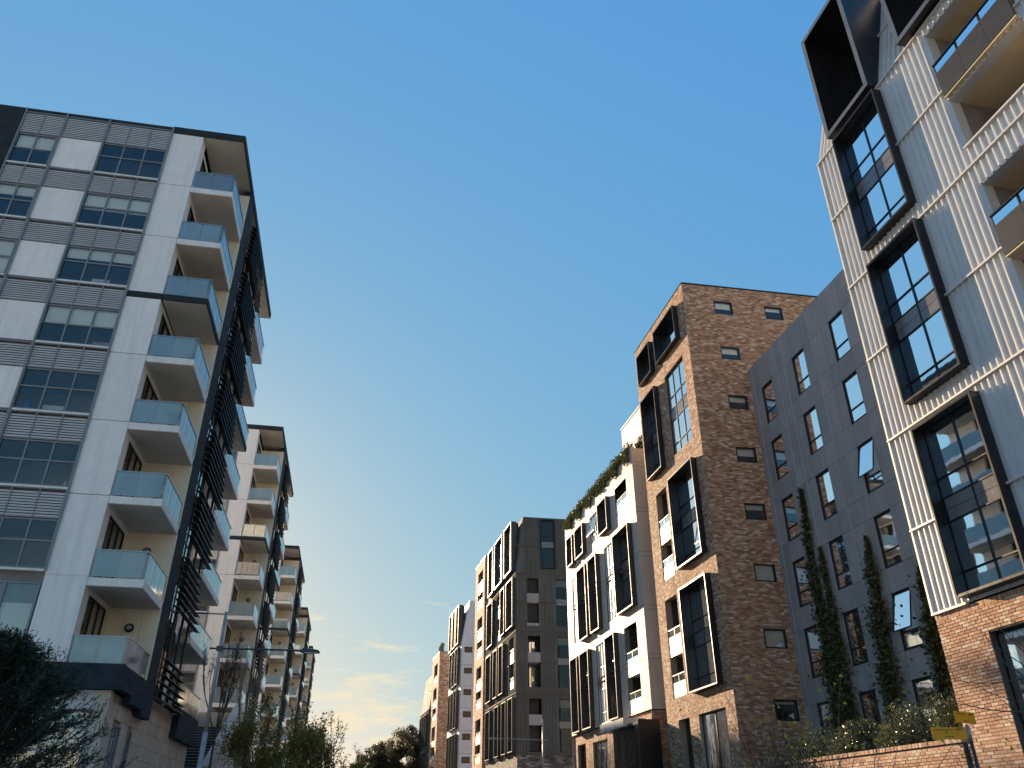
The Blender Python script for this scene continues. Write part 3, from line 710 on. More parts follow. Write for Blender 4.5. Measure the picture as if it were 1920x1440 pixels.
# brick base: nearest bricks one by one, the rest as one skin
holeb = [(-6.4, -1.85, 2.3, 6.16), (-10.9, -7.2, 2.3, 6.16)]
w = MB(); wall_mb(w, f1, S1, 0, 0, 7.0, holeb, -0.012, 0.36); w.quad(P(0, -0.012, 0), P(0, -12, 0), P(0, -12, 24.9), P(0, -0.012, 24.9)); obj('mortar_wall', w, 'mortar_dark', t1)
pcs = []; bricks_mb(None, f1, S1, 0, 0.02, 6.86, holeb, pieces=pcs)
cx = [p for p in pcs if p[0] > -3.0 and p[2] > 3.2]
pcs_s = sorted(cx, key=lambda p: -(p[2] - 0.25 * p[0]))
cam_show = set(); meshes = {}
vis = [p for p in pcs if p[2] > 3.9 and p[0] > -3.3]
vis = sorted(vis, key=lambda p: -p[2])[:300]
vs_ = set(vis); skin = MB(); rb = random.Random(5)
for p in pcs:
    if p in vs_:
        key = round(p[1] - p[0], 3)
        if key not in meshes:
            q = MB(); e = 0.006; L_, H_ = p[1] - p[0], p[3] - p[2]
            q.hexa([(-L_/2, -0.02, -H_/2), (L_/2, -0.02, -H_/2), (L_/2 - 0, 0.006, -H_/2), (-L_/2, 0.006, -H_/2), (-L_/2, -0.02, H_/2), (L_/2, -0.02, H_/2), (L_/2, 0.006, H_/2), (-L_/2, 0.006, H_/2)], (4,))
            q.hexa([(-L_/2, 0.006, -H_/2), (L_/2, 0.006, -H_/2), (L_/2 - e, 0.013, -H_/2 + e), (-L_/2 + e, 0.013, -H_/2 + e), (-L_/2, 0.006, H_/2), (L_/2, 0.006, H_/2), (L_/2 - e, 0.013, H_/2 - e), (-L_/2 + e, 0.013, H_/2 - e)], (2,))
            meshes[key] = q.mesh('brick', M['brick_warm_piece'])
        o = bpy.data.objects.new('brick', meshes[key]); C.objects.link(o); o.parent = t1
        c = f1.p((p[0] + p[1]) / 2, rb.uniform(-0.004, 0.005), (p[2] + p[3]) / 2); b = wbase(t1)
        o.location = (c[0] - b[0], c[1] - b[1], c[2] - b[2]); o.rotation_euler = (0, 0, f1.rot())
    else: skin.box(f1, p[0], p[1], -0.012, 0.013 + rb.uniform(-0.005, 0.005), p[2], p[3], (2,))
x = -0.005
while x > S1:                                            # soldier course under the flashing
    skin.box(f1, x - 0.076, x, -0.012, 0.012 + rb.uniform(-0.004, 0.004), 6.868, 6.99, (2,)); x -= 0.087
tag(obj('brick_skin', skin, 'brick_warm', t1), kind='stuff')
for a, b, c, d in holeb: window(f1, t1, a, b, c, d, (0.33, 0.66), (0.42,), -0.2, 'dark_frame', 'pane', 0.07, blind=0.5)
obj_ = MB(); obj_.quad(P(S1, 0, 0), P(S1, -12, 0), P(S1, -12, mz1), P(S1, 0, 24.9)); obj_.quad(P(S1, -12, 0), P(0, -12, 0), P(0, -12, mz1), P(S1, -12, mz1)); obj('rear_wall', obj_, 'zinc', t1)

# ------------------------------------------------------------------ dark panelled block set back
r2o = (13.17, 38.3); f2 = Fr(r2o, RA)
t2 = thing('panelled_building', (*r2o, 0), 'charcoal panel-clad block with tall windows and climbing vines, set back', 'building')
cols2 = [(-2.19, -1.10), (-5.34, -4.26), (-8.69, -7.60), (-12.0, -10.9)]
tops2 = [22.1, 18.92, 15.72, 12.58, 9.46, 6.28]
holes2 = [(a, b, zt - 2.07, zt) for zt in tops2 for a, b in cols2]
w = MB(); wall_mb(w, f2, -15.2, 0.3, 0, 23.85, holes2, -0.02, 0.2); obj('backing_wall', w, 'joint_dark', t2)
edges = [0.3, -0.45, -1.10, -2.19, -2.85, -3.55, -4.26, -5.34, -6.1, -6.85, -7.60, -8.69, -9.5, -10.2, -10.9, -12.0, -13.0, -15.2]
lev = [23.85] + [z for zt in tops2 for z in (zt + 0.04, zt - 2.11)] + [3.0]
sc = MB()
for za, zb in zip(lev, lev[1:]):
    tall = za - zb > 1.5
    for a, b in zip(edges, edges[1:]):
        a, b = b, a
        if any(abs(a - c[0]) < 0.01 for c in cols2) and 2.0 < za - zb < 2.3: continue
        mb = MB(); e = 0.007
        mb.box(f2, a + e, b - e, -0.018, random.uniform(0.0, 0.005), zb + e, za - e); obj('cladding_panel', mb, 'panel_dark', t2)
    if za - zb < 1.8:
        for e_ in edges[1:-1]:
            for zz in (za - 0.12, zb + 0.12): sc.box(f2, e_ + 0.03, e_ + 0.06, 0.005, 0.02, zz, zz + 0.03)
obj('fixings', sc, 'screw', t2)
tm = MB()
for e_ in edges[1:-1]:
    if not any(abs(e_ - c[0]) < 0.01 or abs(e_ - c[1]) < 0.01 for c in cols2): tm.box(f2, e_ - 0.008, e_ + 0.008, 0.006, 0.022, 3.0, 23.6)
obj('joint_strips', tm, 'louvre_metal', t2)
rc = random.Random(11)
for r_, zt in enumerate(tops2):
    for c_, (a, b) in enumerate(cols2[:3]):
        q = rc.random()
        window(f2, t2, a, b, zt - 2.07, zt, (), (0.3,), -0.05, 'dark_frame', 'pane', 0.06, curt=((0.04, 0.5),) if q < 0.45 else (((0.03, 0.97),) if q < 0.75 else None),
               blind=0.4 if 0.75 < q < 0.9 else 0, tilt=((0, 1),) if (r_, c_) in ((2, 2), (4, 2)) else ())
P = f2.p
mb = MB(); mb.quad(P(-15.2, -0.02, 23.85), P(0.3, -0.02, 23.85), P(0.3, -9, 23.85), P(-15.2, -9, 23.85)); mb.quad(P(0.3, -0.02, 0), P(0.3, -9, 0), P(0.3, -9, 23.85), P(0.3, -0.02, 23.85)); mb.quad(P(-15.2, -9, 0), P(0.3, -9, 0), P(0.3, -9, 23.85), P(-15.2, -9, 23.85))
obj('roof', mb, 'panel_dark', t2)
mb = MB(); x = -15.0
while x < -5.5: mb.box(f2, x, x + 0.05, -0.3, -0.25, 23.85, 24.15); x += 0.16
obj('roof_fins', mb, 'dark_frame', t2)

# ------------------------------------------------------------------ brick tower
r3o = (9.9446, 37.7147); f3 = Fr(r3o, RA); g3 = Fr(r3o, SA, -1)
t3 = thing('brick_tower', (*r3o, 0), 'tall brown brick tower with small side windows and black projecting window boxes', 'building')
Z3 = 29.5
box3 = [(0.95, 4.1, 26.25, 28.5), (4.95, 7.1, 26.3, 28.45), (4.8, 7.1, 19.8, 25.15), (0.88, 4.15, 13.55, 18.7), (0.88, 4.15, 7.35, 12.5)]
flat3 = [(1.0, 3.75, 19.9, 25.15), (0.98, 3.98, 2.6, 6.35)]
log3 = [(5.12, 6.7, 13.6, 18.75), (5.15, 6.85, 7.45, 12.55), (5.1, 6.5, 1.2, 6.4)]
h3 = box3 + flat3 + log3
side3 = [(1.83, 2.98, 27.54, 28.44)] + [(1.83, 2.98, 25.32 - 0.9 - 3.12 * k, 25.32 - 3.12 * k) for k in range(0, 7)] + [(4.95, 6.1, 27.52, 28.42)]
side3 = [(a + 0.02, b, c, d) for a, b, c, d in side3]
w = MB(); wall_mb(w, f3, 0, 8.0, 0, Z3, h3, -0.012, 0.36); wall_mb(w, g3, 0, 12, 0, Z3, side3, -0.012, 0.2); obj('mortar_wall', w, 'mortar', t3)
sk = MB(); rb = random.Random(9)
bricks_mb(sk, f3, 0, 8.0, 0.02, Z3 - 0.06, h3, rnd=rb, y=-0.012, proud=0.024); tag(obj('front_brick_skin', sk, 'brick_mixed', t3), kind='stuff')
sk = MB(); bricks_mb(sk, g3, 0, 8.8, 0.02, Z3 - 0.06, side3, rnd=rb, y=-0.012, proud=0.026); tag(obj('side_brick_skin', sk, 'brick_mixed', t3), kind='stuff')
mb = MB(); mb.box(f3, -0.03, 8.02, -10, 0.03, Z3 - 0.055, Z3 + 0.02); obj('roof', mb, 'dark_frame', t3)
mb = MB(); mb.box(g3, -0.02, 12, -0.3, 0.035, Z3 - 0.05, Z3 + 0.03); obj('parapet_cap', mb, 'dark_frame', t3)
P = f3.p; mb = MB(); mb.quad(P(8.0, -0.012, 0), P(8.0, -11, 0), P(8.0, -11, Z3), P(8.0, -0.012, Z3)); mb.quad(P(0, -12, 0), P(8.0, -12, 0), P(8.0, -12, Z3), P(0, -12, Z3)); obj('rear_wall', mb, 'mortar', t3)
for i, q in enumerate(box3):
    if i < 2: window_box(f3, t3, *q, cols=(0.35, 0.68), rows=(0.25,), solid=(), rm='room_dark', curt=((0.6, 0.95),) if i == 0 else None)
    elif i == 2: window_box(f3, t3, *q, cols=(0.5,), rows=(0.17, 0.42, 0.56, 0.72), rm='room_dark')
    else: window_box(f3, t3, *q, cols=(0.33, 0.6), rows=(0.13, 0.42, 0.56, 0.68), curt=((0.03, 0.3),), tilt=((0, 1),) if i == 3 else ())
window(f3, t3, *flat3[0], (0.33, 0.66), (0.14, 0.42, 0.56, 0.7), -0.1, 'dark_frame', 'pane', 0.055, solid=(('*', 2),), curt=((0.02, 0.3), (0.7, 0.98)))
window(f3, t3, *flat3[1], (0.5,), (0.3,), -0.14, 'dark_frame', 'pane_clear', 0.06, curt=((0.04, 0.96),))
loggia(f3, t3, *log3[0], (13.62, 15.95)); loggia(f3, t3, *log3[1], (7.47, 9.8)); loggia(f3, t3, *log3[2], ())
for i, q in enumerate(side3):
    window(g3, t3, *q, (), (), -0.03, 'dark_frame', 'pane_teal' if i < 2 or i == 8 else 'pane_clear', 0.075, blind=[0.5, 0.45, 0.4, 0.5, 0.35, 0.97, 0.97, 0.2, 0.3][i % 9])

# ------------------------------------------------------------------ beige block with planted roof
r4o = (7.766, 47.165); f4 = Fr(r4o, RA - 0.4); g4 = Fr(r4o, SA, -1)
t4 = thing('planted_roof_building', (*r4o, 0), 'cream block with bronze window boxes and greenery trailing from its roof', 'building')
Z4 = 23.2; L4 = 15.9
box4 = [(4.7, 6.65, 19.3, 21.6), (10.35, 12.35, 19.3, 21.6), (13.1, 14.65, 19.3, 21.6),
        (0.95, 3.9, 13.25, 18.4), (7.55, 9.45, 13.25, 18.4), (10.15, 12.25, 13.25, 18.4),
        (4.75, 6.6, 7.36, 12.4), (10.3, 12.3, 7.36, 12.4), (13.0, 14.75, 7.36, 12.4)]
win4 = [(7.6, 9.4, 19.55, 21.6), (4.7, 6.5, 13.35, 18.4), (7.7, 9.35, 7.45, 12.4), (13.4, 14.4, 13.5, 18.3)]
log4 = [(1.35, 3.62, 19.6, 21.65), (1.38, 3.6, 7.4, 12.38)]
h4 = box4 + win4 + log4
w = MB(); wall_mb(w, f4, 0, L4, 7.3, Z4, h4, -0.012, 0.36); wall_mb(w, g4, 0, 10, 7.3, Z4, [], -0.012); obj('backing_wall', w, 'joint_dark', t4)
zl = [7.3, 10.0, 10.28, 12.78, 13.06, 16.0, 16.28, 18.85, 19.12, 21.95, 22.2, Z4]
for za, zb in zip(zl, zl[1:]):
    for p, q in ((0, 4.2), (4.2, 7.2), (7.2, 9.9), (9.9, 12.9), (12.9, L4)):
        mb = MB(); wall_mb(mb, f4, p + 0.008, q - 0.008, za + 0.008, zb - 0.008, [(max(h[0], p + .008), min(h[1], q - .008), max(h[2], za + .008), min(h[3], zb - .008)) for h in h4 if h[0] < q and h[1] > p and h[2] < zb and h[3] > za], 0.0, 0.34)
        if mb.f: obj('wall_panel', mb, 'beige_panel', t4)
    mb = MB(); mb.rect(g4, 0.0, 6, za + 0.008, zb - 0.008, 0.0); obj('wall_panel', mb, 'beige_panel', t4)
rc = random.Random(4)
for i, q in enumerate(box4):
    one = q[3] - q[2] < 3
    window_box(f4, t4, *q, fm='bronze_frame', cols=(0.5,), rows=(0.28,) if one else (0.13, 0.42, 0.56, 0.68), solid=() if one else (('*', 2),), rm='room_dark', tilt=((0, 1),) if i in (1,) else (((0, 4),) if i in (6, 7) else ()))
for i, q in enumerate(win4):
    one = q[3] - q[2] < 3
    window(f4, t4, *q, (0.36, 0.68), (0.28,) if one else (0.13, 0.42, 0.56, 0.7), -0.06, 'white_metal', 'pane_clear', 0.05, solid=() if one else (('*', 2),), curt=((0.05, 0.95),), tilt=((0, 1), (1, 1), (2, 1)) if i == 0 else ())
loggia(f4, t4, *log4[0], (19.62,)); loggia(f4, t4, *log4[1], (7.42, 9.72))
hb4 = [(13.06, 15.0, 0.2, 6.6), (8.3, 11.4, 2.5, 6.5), (5.0, 7.0, 0.2, 6.5), (1.0, 4.4, 0.2, 6.3)]
w = MB(); wall_mb(w, f4, 0, L4, 0, 7.29, hb4, -0.16, 0.4); wall_mb(w, g4, 0.0, 8, 0, 7.29, [], -0.16); obj('mortar_wall', w, 'mortar', t4)
sk = MB(); bricks_mb(sk, f4, 0.0, L4, 0.02, 7.26, hb4, rnd=rb, y=-0.16, proud=0.024); bricks_mb(sk, g4, 0.0, 2.5, 0.02, 7.26, [], rnd=rb, y=-0.16, proud=0.024)
tag(obj('brick_skin', sk, 'brick_warm', t4), kind='stuff')
window(f4, t4, *hb4[1], (0.33, 0.66), (0.3,), -0.3, 'dark_frame', 'pane_clear', 0.06, curt=((0.03, 0.97),))
for q in (hb4[0], hb4[2], hb4[3]): loggia(f4, t4, *q, (), rm='room_dark')
P = f4.p
mb = MB(); mb.quad(P(0, 0, Z4), P(L4, 0, Z4), P(L4, -10, Z4), P(0, -10, Z4)); obj('roof', mb, 'beige_panel', t4)
mb = MB(); mb.quad(P(L4, -0.012, 0), P(L4, -10, 0), P(L4, -10, Z4), P(L4, -0.012, Z4)); mb.quad(P(0, -10, 0), P(L4, -10, 0), P(L4, -10, Z4), P(0, -10, Z4)); obj('rear_wall', mb, 'beige_panel', t4)
part('parapet', 'beige_panel', t4, f4, 0.0, L4, -0.25, -0.003, Z4 + 0.001, Z4 + 0.1)
part('canopy', 'white_metal', t4, f4, 1.2, 5.4, 0.001, 1.3, 6.5, 6.95)
# slatted dark entrance screen below the canopy
sc_ = thing('entrance_screen', f4.p(1.0, 1.2, 0), 'dark slatted entrance screen between the cream block and brick tower', 'screen')
for i in range(22):
    a = -0.4 + i * 0.2; part('slat', 'dark_frame', sc_, f4, a, a + 0.07, 0.9, 1.02, 0.1, 6.45)
part('top_rail', 'dark_frame', sc_, f4, -0.5, 4.1, 0.86, 1.08, 6.451, 6.6)
part('side_panel', 'dark_frame', sc_, f4, -0.6, -0.5, -0.14, 1.1, 0.1, 6.7)
# white stair block rising behind it
sb = thing('stair_block', f4.p(8, -9, 0), 'plain pale block rising behind the planted roof beside the brick tower', 'building')
part('wall', 'white_panel', sb, f4, 0.9, 9.0, -9.0, -2.9, 0, 29.0); part('roof', 'white_metal', sb, f4, 0.85, 9.05, -9.05, -2.85, 29.001, 29.12)
for z in (24.0, 26.6): part('joint', 'joint_dark', sb, f4, 0.895, 9.0, -2.9, -2.896, z, z + 0.02)

# ------------------------------------------------------------------ far right row
def ribbed_block(name, lab, o, az, L_, zt, base_z, mat, boxes, sidewins, sidebox, side_w, depth=12, brickm='brick_dark', logs=()):
    f = Fr(o, az); g = Fr(o, SA, -1)
    t = thing(name, (*o, 0), lab, 'building')
    mz = zt - 6.5; lean = 0.75; P = f.p
    hs = boxes + list(logs)
    w = MB(); wall_mb(w, f, 0, L_, base_z, mz, hs, 0, 0.36); wall_mb(w, g, 0, side_w, base_z, mz, sidewins, 0, 0.3); obj('backing_wall', w, mat, t)
    r = MB(); ribs_mb(r, f, 0.05, L_, base_z, mz, hs, 0.3, 0.1, 0.07); tag(obj('ribbed_cladding', r, mat, t), kind='stuff')
    r = MB(); ribs_mb(r, g, 0.02, side_w, base_z, mz, sidewins, 0.3, 0.1, 0.07); tag(obj('ribbed_cladding', r, mat, t), kind='stuff')
    # leaning top
    q = MB(); G = g.p; a0, a1 = P(0, 0, mz), P(0, 0, zt)
    q.quad(P(0, 0, mz), P(L_, 0, mz), P(L_, -lean, zt), P(0, -lean, zt)); q.quad(P(0, 0, mz), G(side_w, 0, mz), G(side_w, 0, zt), P(0, -lean, zt)); q.quad(P(0, -lean, zt), P(L_, -lean, zt), P(L_, -depth, zt), G(side_w, 0, zt))
    obj('sloped_roof', q, mat, t)
    r = MB(); ribs_mb(r, g, lean + 0.1, side_w, mz, zt, [sidebox] if sidebox else [], 0.3, 0.1, 0.07); tag(obj('ribbed_cladding', r, mat, t), kind='stuff')
    for z in [mz + 0.0, mz - 6.2, mz - 12.4, mz + 3.1, mz - 3.1, mz - 9.3]:
        if z > base_z:
            for p_, q_ in sub_intervals(0, side_w, [(s[0], s[1]) for s in sidewins + ([sidebox] if sidebox else []) if s[2] < z < s[3]]): part('flashing', mat, t, g, p_, q_, 0.001, 0.11, z - 0.04, z + 0.04)
            for p_, q_ in sub_intervals(0, L_, [(s[0], s[1]) for s in hs if s[2] < z < s[3]]):
                if z <= mz: part('flashing', mat, t, f, p_, q_, 0.001, 0.12, z - 0.05, z + 0.05)
    for s in boxes: window_box(f, t, *s, proud=0.4, fm='bronze_frame', rm='room_dark', cols=(0.5,))
    for s in logs: loggia(f, t, *s, (s[2] + 0.02, s[2] + 2.9), rm='room_dark')
    for i, s in enumerate(sidewins[:3]): loggia(g, t, *s, (s[2] + 0.02 - 0.45, s[2] + 2.75) if i == 0 else (s[2] + 2.75,), 'panel_dark', rm='room_dark', glassup=False)
    for i, s in enumerate(sidewins[3:], 3): window(g, t, *s, (), (0.14, 0.44, 0.58, 0.72), -0.12, 'dark_frame', 'pane_dark', 0.07, rm='room_dark', solid=(('*', 2),), blind=0.16 if i > 2 else 0)
    if sidebox: window_box(g, t, *sidebox, proud=0.3, back=0.05, fm='dark_frame', cols=(), rows=(0.13, 0.42, 0.55, 0.66), rm=None, gm='pane_dark')
    w = MB(); w.quad(P(L_, 0, 0), P(L_, -depth, 0), P(L_, -depth, zt), P(L_, 0, mz)); w.quad(P(0, -depth, 0), P(L_, -depth, 0), P(L_, -depth, zt), P(0, -depth, zt)); obj('rear_wall', w, mat, t)
    if base_z > 0.5:
        w = MB(); wall_mb(w, f, 0, L_, 0, base_z - 0.003, [], -0.05); wall_mb(w, g, 0, side_w, 0, base_z - 0.003, [], -0.05); obj('mortar_wall', w, 'mortar_dark', t)
        k = MB(); bricks_mb(k, g, 0, side_w, 0.05, base_z - 0.03, [], 0.44, 0.16, 0.02, 0.03, -0.05); bricks_mb(k, f, 0, L_, 0.05, base_z - 0.03, [], 0.44, 0.16, 0.02, 0.03, -0.05); tag(obj('brick_skin', k, brickm, t), kind='stuff')
    return t, f, g, mz, zt
def dormers(t, f, spans, z0, z1, proud, back, fm='bronze_frame'):
    for a, b in spans:
        mb = MB(); th = 0.12
        mb.box(f, a, a + th, back, proud, z0, z1); mb.box(f, b - th, b, back, proud, z0, z1); mb.box(f, a + th, b - th, back, proud, z0, z0 + th); mb.box(f, a + th, b - th, back, proud, z1 - th, z1)
        d = obj('dormer', mb, fm, t); window(f, d, a + th, b - th, z0 + th, z1 - th, (0.5,), (0.14, 0.43, 0.57, 0.7), back + 0.3, 'dark_frame', 'pane', 0.06, True, 'room_dark', 0.5, solid=(('*', 2),))
r5o = (0.5, 86.25)
t5, f5, g5, mz5, zt5 = ribbed_block('apartment_building', 'dark ribbed metal block with bronze window boxes in mid distance on the right', r5o, -13.3, 15.6, 32.5, 7.8, 'zinc_dark',
    [(0.5, 3.6, 20.4, 25.6), (4.6, 6.6, 20.4, 25.6), (11.0, 14.2, 20.4, 25.6), (5.2, 7.2, 14.2, 19.4), (8.2, 10.2, 14.2, 19.4), (11.6, 14.4, 14.2, 19.4), (0.6, 2.6, 8.1, 13.2), (3.6, 5.6, 8.1, 13.2), (7.2, 9.2, 8.1, 13.2), (11.8, 14.2, 8.1, 13.2)],
    [(1.15, 2.45, 20.35, 25.5), (1.2, 2.55, 14.15, 19.3), (1.25, 2.6, 8.05, 13.05), (4.35, 5.75, 20.35, 25.5), (4.35, 5.75, 14.15, 19.3), (4.35, 5.75, 8.05, 13.05)], (2.75, 4.35, 26.6, 32.2), 8.0,
    logs=[(7.8, 9.8, 20.4, 25.6), (1.4, 3.2, 14.2, 19.4)])
dormers(t5, f5, ((0.9, 4.6), (5.6, 9.8), (10.8, 13.6)), 26.5, 32.2, 0.45, -0.22)

def brick_block(name, lab, o, az, L_, zt, side_w, logs, depth=10, white=False):
    f = Fr(o, az); g = Fr(o, SA, -1); P = f.p
    t = thing(name, (*o, 0), lab, 'building')
    w = MB(); wall_mb(w, f, 0, L_, 0, zt, logs, -0.012, 0.36); wall_mb(w, g, 0, side_w, 0, zt, [], -0.012); obj('mortar_wall', w, 'mortar', t)
    k = MB(); bricks_mb(k, f, 0, L_, 0.05, zt - 0.1, logs, 0.48, 0.16, 0.02, 0.03, -0.012); bricks_mb(k, g, 0, side_w, 0.05, zt - 0.1, [], 0.48, 0.16, 0.02, 0.03, -0.012); tag(obj('brick_skin', k, 'brick_mixed', t), kind='stuff')
    for s in logs: loggia(f, t, *s, (s[2] + 0.02, s[2] + 2.4) if s[3] - s[2] > 4 else (s[2] + 0.02,))
    mb = MB(); mb.box(f, -0.03, L_ + 0.03, -depth, 0.04, zt - 0.09, zt + 0.02); obj('roof', mb, 'dark_frame', t)
    mb = MB(); mb.quad(P(L_, 0, 0), P(L_, -depth, 0), P(L_, -depth, zt), P(L_, 0, zt)); obj('rear_wall', mb, 'mortar', t)
    return t, f
r6o = Fr(r5o, -13.3).p(17.6, 0.0, 0)[:2]
brick_block('brick_building', 'narrow brown brick block with open balconies beyond the dark ribbed block', r6o, -13.3, 6.4, 33.1, 6.0, [(1.3, 4.6, 26.8, 31.8), (1.3, 4.6, 20.6, 25.6), (1.3, 4.6, 14.4, 19.4), (1.3, 4.6, 8.2, 13.2)])
# white mansarded block
r7o = (-7.8, 127.04); f7 = Fr(r7o, -13.6); g7 = Fr(r7o, SA, -1); P = f7.p; G = g7.p
t7 = thing('white_building', (*r7o, 0), 'white panelled block with sloping roof and small side windows far down the right', 'building')
L7 = 11.0; mz7, zt7 = 26.4, 33.1
sw7 = [(0.45, 1.68, 25.95 - 0.85 - 3.1 * k, 25.95 - 3.1 * k) for k in range(7)]
bx7 = [(a, a + 1.9, z0, z0 + 5.4) for z0 in (20.6, 14.4, 8.2) for a in (1.0, 3.6, 6.2)]
w = MB(); wall_mb(w, f7, 0, L7, 0, mz7, bx7, -0.02, 0.36); wall_mb(w, g7, 0, 8, 0, mz7, sw7, -0.02, 0.25); obj('backing_wall', w, 'joint_dark', t7)
for k in range(9):
    za, zb = mz7 - 3.1 * k, max(0, mz7 - 3.1 * (k + 1))
    if za - zb < 0.5: continue
    for p_, q_ in ((0, 1.95), (1.95, 5.0)):
        mb = MB(); wall_mb(mb, g7, p_ + 0.015, q_ - 0.015, zb + 0.015, za - 0.015, [(max(h[0], p_ + .015), min(h[1], q_ - .015), h[2], h[3]) for h in sw7 if h[0] < q_ and h[1] > p_ and h[2] > zb and h[3] < za], 0, 0.2); obj('wall_panel', mb, 'white_panel', t7)
    for p_, q_ in ((0, 3.2), (3.2, 5.8), (5.8, 8.4), (8.4, L7)):
        mb = MB(); wall_mb(mb, f7, p_ + 0.015, q_ - 0.015, zb + 0.015, za - 0.015, [(max(h[0], p_ + .015), min(h[1], q_ - .015), max(h[2], zb + .015), min(h[3], za - .015)) for h in bx7 if h[0] < q_ and h[1] > p_ and h[2] < za and h[3] > zb], 0, 0.3)
        if mb.f: obj('wall_panel', mb, 'white_panel', t7)
q = MB(); q.quad(P(0, 0, mz7), P(L7, 0, mz7), P(L7, -1.1, zt7), P(0, -1.1, zt7)); q.quad(P(0, 0, mz7), G(8, 0, mz7), G(8, 0, zt7), P(0, -1.1, zt7)); q.quad(P(0, -1.1, zt7), P(L7, -1.1, zt7), P(L7, -9, zt7), P(0, -9, zt7)); obj('sloped_roof', q, 'white_panel', t7)
for s in bx7: window_box(f7, t7, *s, proud=0.5, fm='bronze_frame', rm='room_dark')
for s in sw7: window(g7, t7, *s, (), (), -0.05, 'dark_frame', 'pane_dark', 0.1, rm='room_dark')
dormers(t7, f7, ((1.0, 3.4), (4.2, 6.6), (7.4, 9.8)), 26.6, 32.6, 0.5, -0.22)
q = MB(); q.quad(P(L7, 0, 0), P(L7, -9, 0), P(L7, -9, zt7), P(L7, 0, zt7)); obj('rear_wall', q, 'white_panel', t7)
# brick and dark blocks closing the row
r8o = (-13.0, 148.5)
brick_block('brick_building', 'farthest brown brick block with a shrub on its roof corner, right row', r8o, -13.6, 8.5, 29.3, 6.0, [(2.0, 6.0, 24.4, 27.6), (2.0, 6.0, 18.0, 23.4), (2.0, 6.0, 11.6, 17.0), (2.0, 6.0, 5.2, 10.6)])
r9o = Fr(r8o, -13.6).p(8.8, 0.25, 0)[:2]
ribbed_block('apartment_building', 'small dark ribbed block at the far end of the right row', r9o, -13.6, 11.0, 27.0, 0.0, 'zinc_dark',
    [(1.0, 3.0, 14.6, 19.8), (4.2, 6.2, 14.6, 19.8), (7.6, 9.6, 14.6, 19.8), (1.0, 3.0, 8.4, 13.4), (4.2, 6.2, 8.4, 13.4), (7.6, 9.6, 8.4, 13.4)], [], None, 3.0, depth=8)

# ------------------------------------------------------------------ garden wall and terrace
fw = Fr((12.35, 23.75), RA)
gw = thing('garden_wall', (*fw.p(0, 0, 0)[:2], 0), 'low brick garden wall in front of the charcoal block, under the shrubs', 'wall')
mb = MB(); mb.box(fw, 0.0, 13.6, -0.3, -0.012, 0, 3.62); obj('mortar_wall', mb, 'mortar_dark', gw)
pcs = []; bricks_mb(None, fw, 0.0, 13.6, 0.02, 3.55, [], pieces=pcs)
vis = set(sorted(pcs, key=lambda p: -p[2] + 0.1 * p[0])[:280]); skin = MB()
for p in pcs:
    if p in vis:
        key = round(p[1] - p[0], 3)
        if key not in meshes:
            q = MB(); e = 0.006; L_, H_ = p[1] - p[0], p[3] - p[2]
            q.hexa([(-L_/2, -0.02, -H_/2), (L_/2, -0.02, -H_/2), (L_/2, 0.006, -H_/2), (-L_/2, 0.006, -H_/2), (-L_/2, -0.02, H_/2), (L_/2, -0.02, H_/2), (L_/2, 0.006, H_/2), (-L_/2, 0.006, H_/2)], (4,))
            q.hexa([(-L_/2, 0.006, -H_/2), (L_/2, 0.006, -H_/2), (L_/2 - e, 0.013, -H_/2 + e), (-L_/2 + e, 0.013, -H_/2 + e), (-L_/2, 0.006, H_/2), (L_/2, 0.006, H_/2), (L_/2 - e, 0.013, H_/2 - e), (-L_/2 + e, 0.013, H_/2 - e)], (2,))
            meshes[key] = q.mesh('brick', M['brick_warm_piece'])
        o = bpy.data.objects.new('brick', meshes[key]); C.objects.link(o); o.parent = gw
        c = fw.p((p[0] + p[1]) / 2, rb.uniform(-0.004, 0.005), (p[2] + p[3]) / 2); b = wbase(gw)
        o.location = (c[0] - b[0], c[1] - b[1], c[2] - b[2]); o.rotation_euler = (0, 0, fw.rot())
    else: skin.box(fw, p[0], p[1], -0.012, 0.013 + rb.uniform(-0.005, 0.005), p[2], p[3], (2,))
tag(obj('brick_skin', skin, 'brick_warm', gw), kind='stuff')
cp = MB(); x = 0.0
while x < 13.55: cp.box(fw, x, x + 0.076, -0.32, 0.03 + rb.uniform(-0.005, 0.005), 3.621, 3.735); x += 0.087
tag(obj('coping_bricks', cp, 'brick_warm', gw), kind='stuff')
mb = MB(); mb.quad(fw.p(0, -0.3, 3.3), fw.p(13.6, -0.3, 3.3), fw.p(13.6, -4.5, 3.3), fw.p(0, -4.5, 3.3)); tag(obj('terrace_soil', mb, 'soil'), kind='structure')

# ------------------------------------------------------------------ street lamp, poles, sign
lp = az_pt(-19.6, 30.0)
lamp = thing('street_lamp', (*lp, 0.13), 'tall grey lamp post with long horizontal arm before the second tower', 'street lamp')
fl2 = Fr(lp, 79.6)
mb = MB(); mb.tube((*lp, 0.13), (*lp, 4.3), 0.095, 0.085, 12); mb.tube((*lp, 4.3), (*lp, 8.2), 0.065, 0.05, 10); mb.tube((*lp, 0.13), (*lp, 0.2), 0.2, 0.18, 12); obj('pole', mb, 'steel', lamp, True)
mb = MB(); mb.tube(fl2.p(-0.35, 0, 6.95), fl2.p(2.75, 0, 6.98), 0.032, n=8); mb.tube(fl2.p(-1.9, 0, 8.15), fl2.p(0, 0, 8.12), 0.018, n=6); mb.box(fl2, -0.11, 0.11, -0.11, 0.11, 6.88, 7.02); obj('arm', mb, 'pole_dark', lamp)
mb = MB(); q = fl2.p
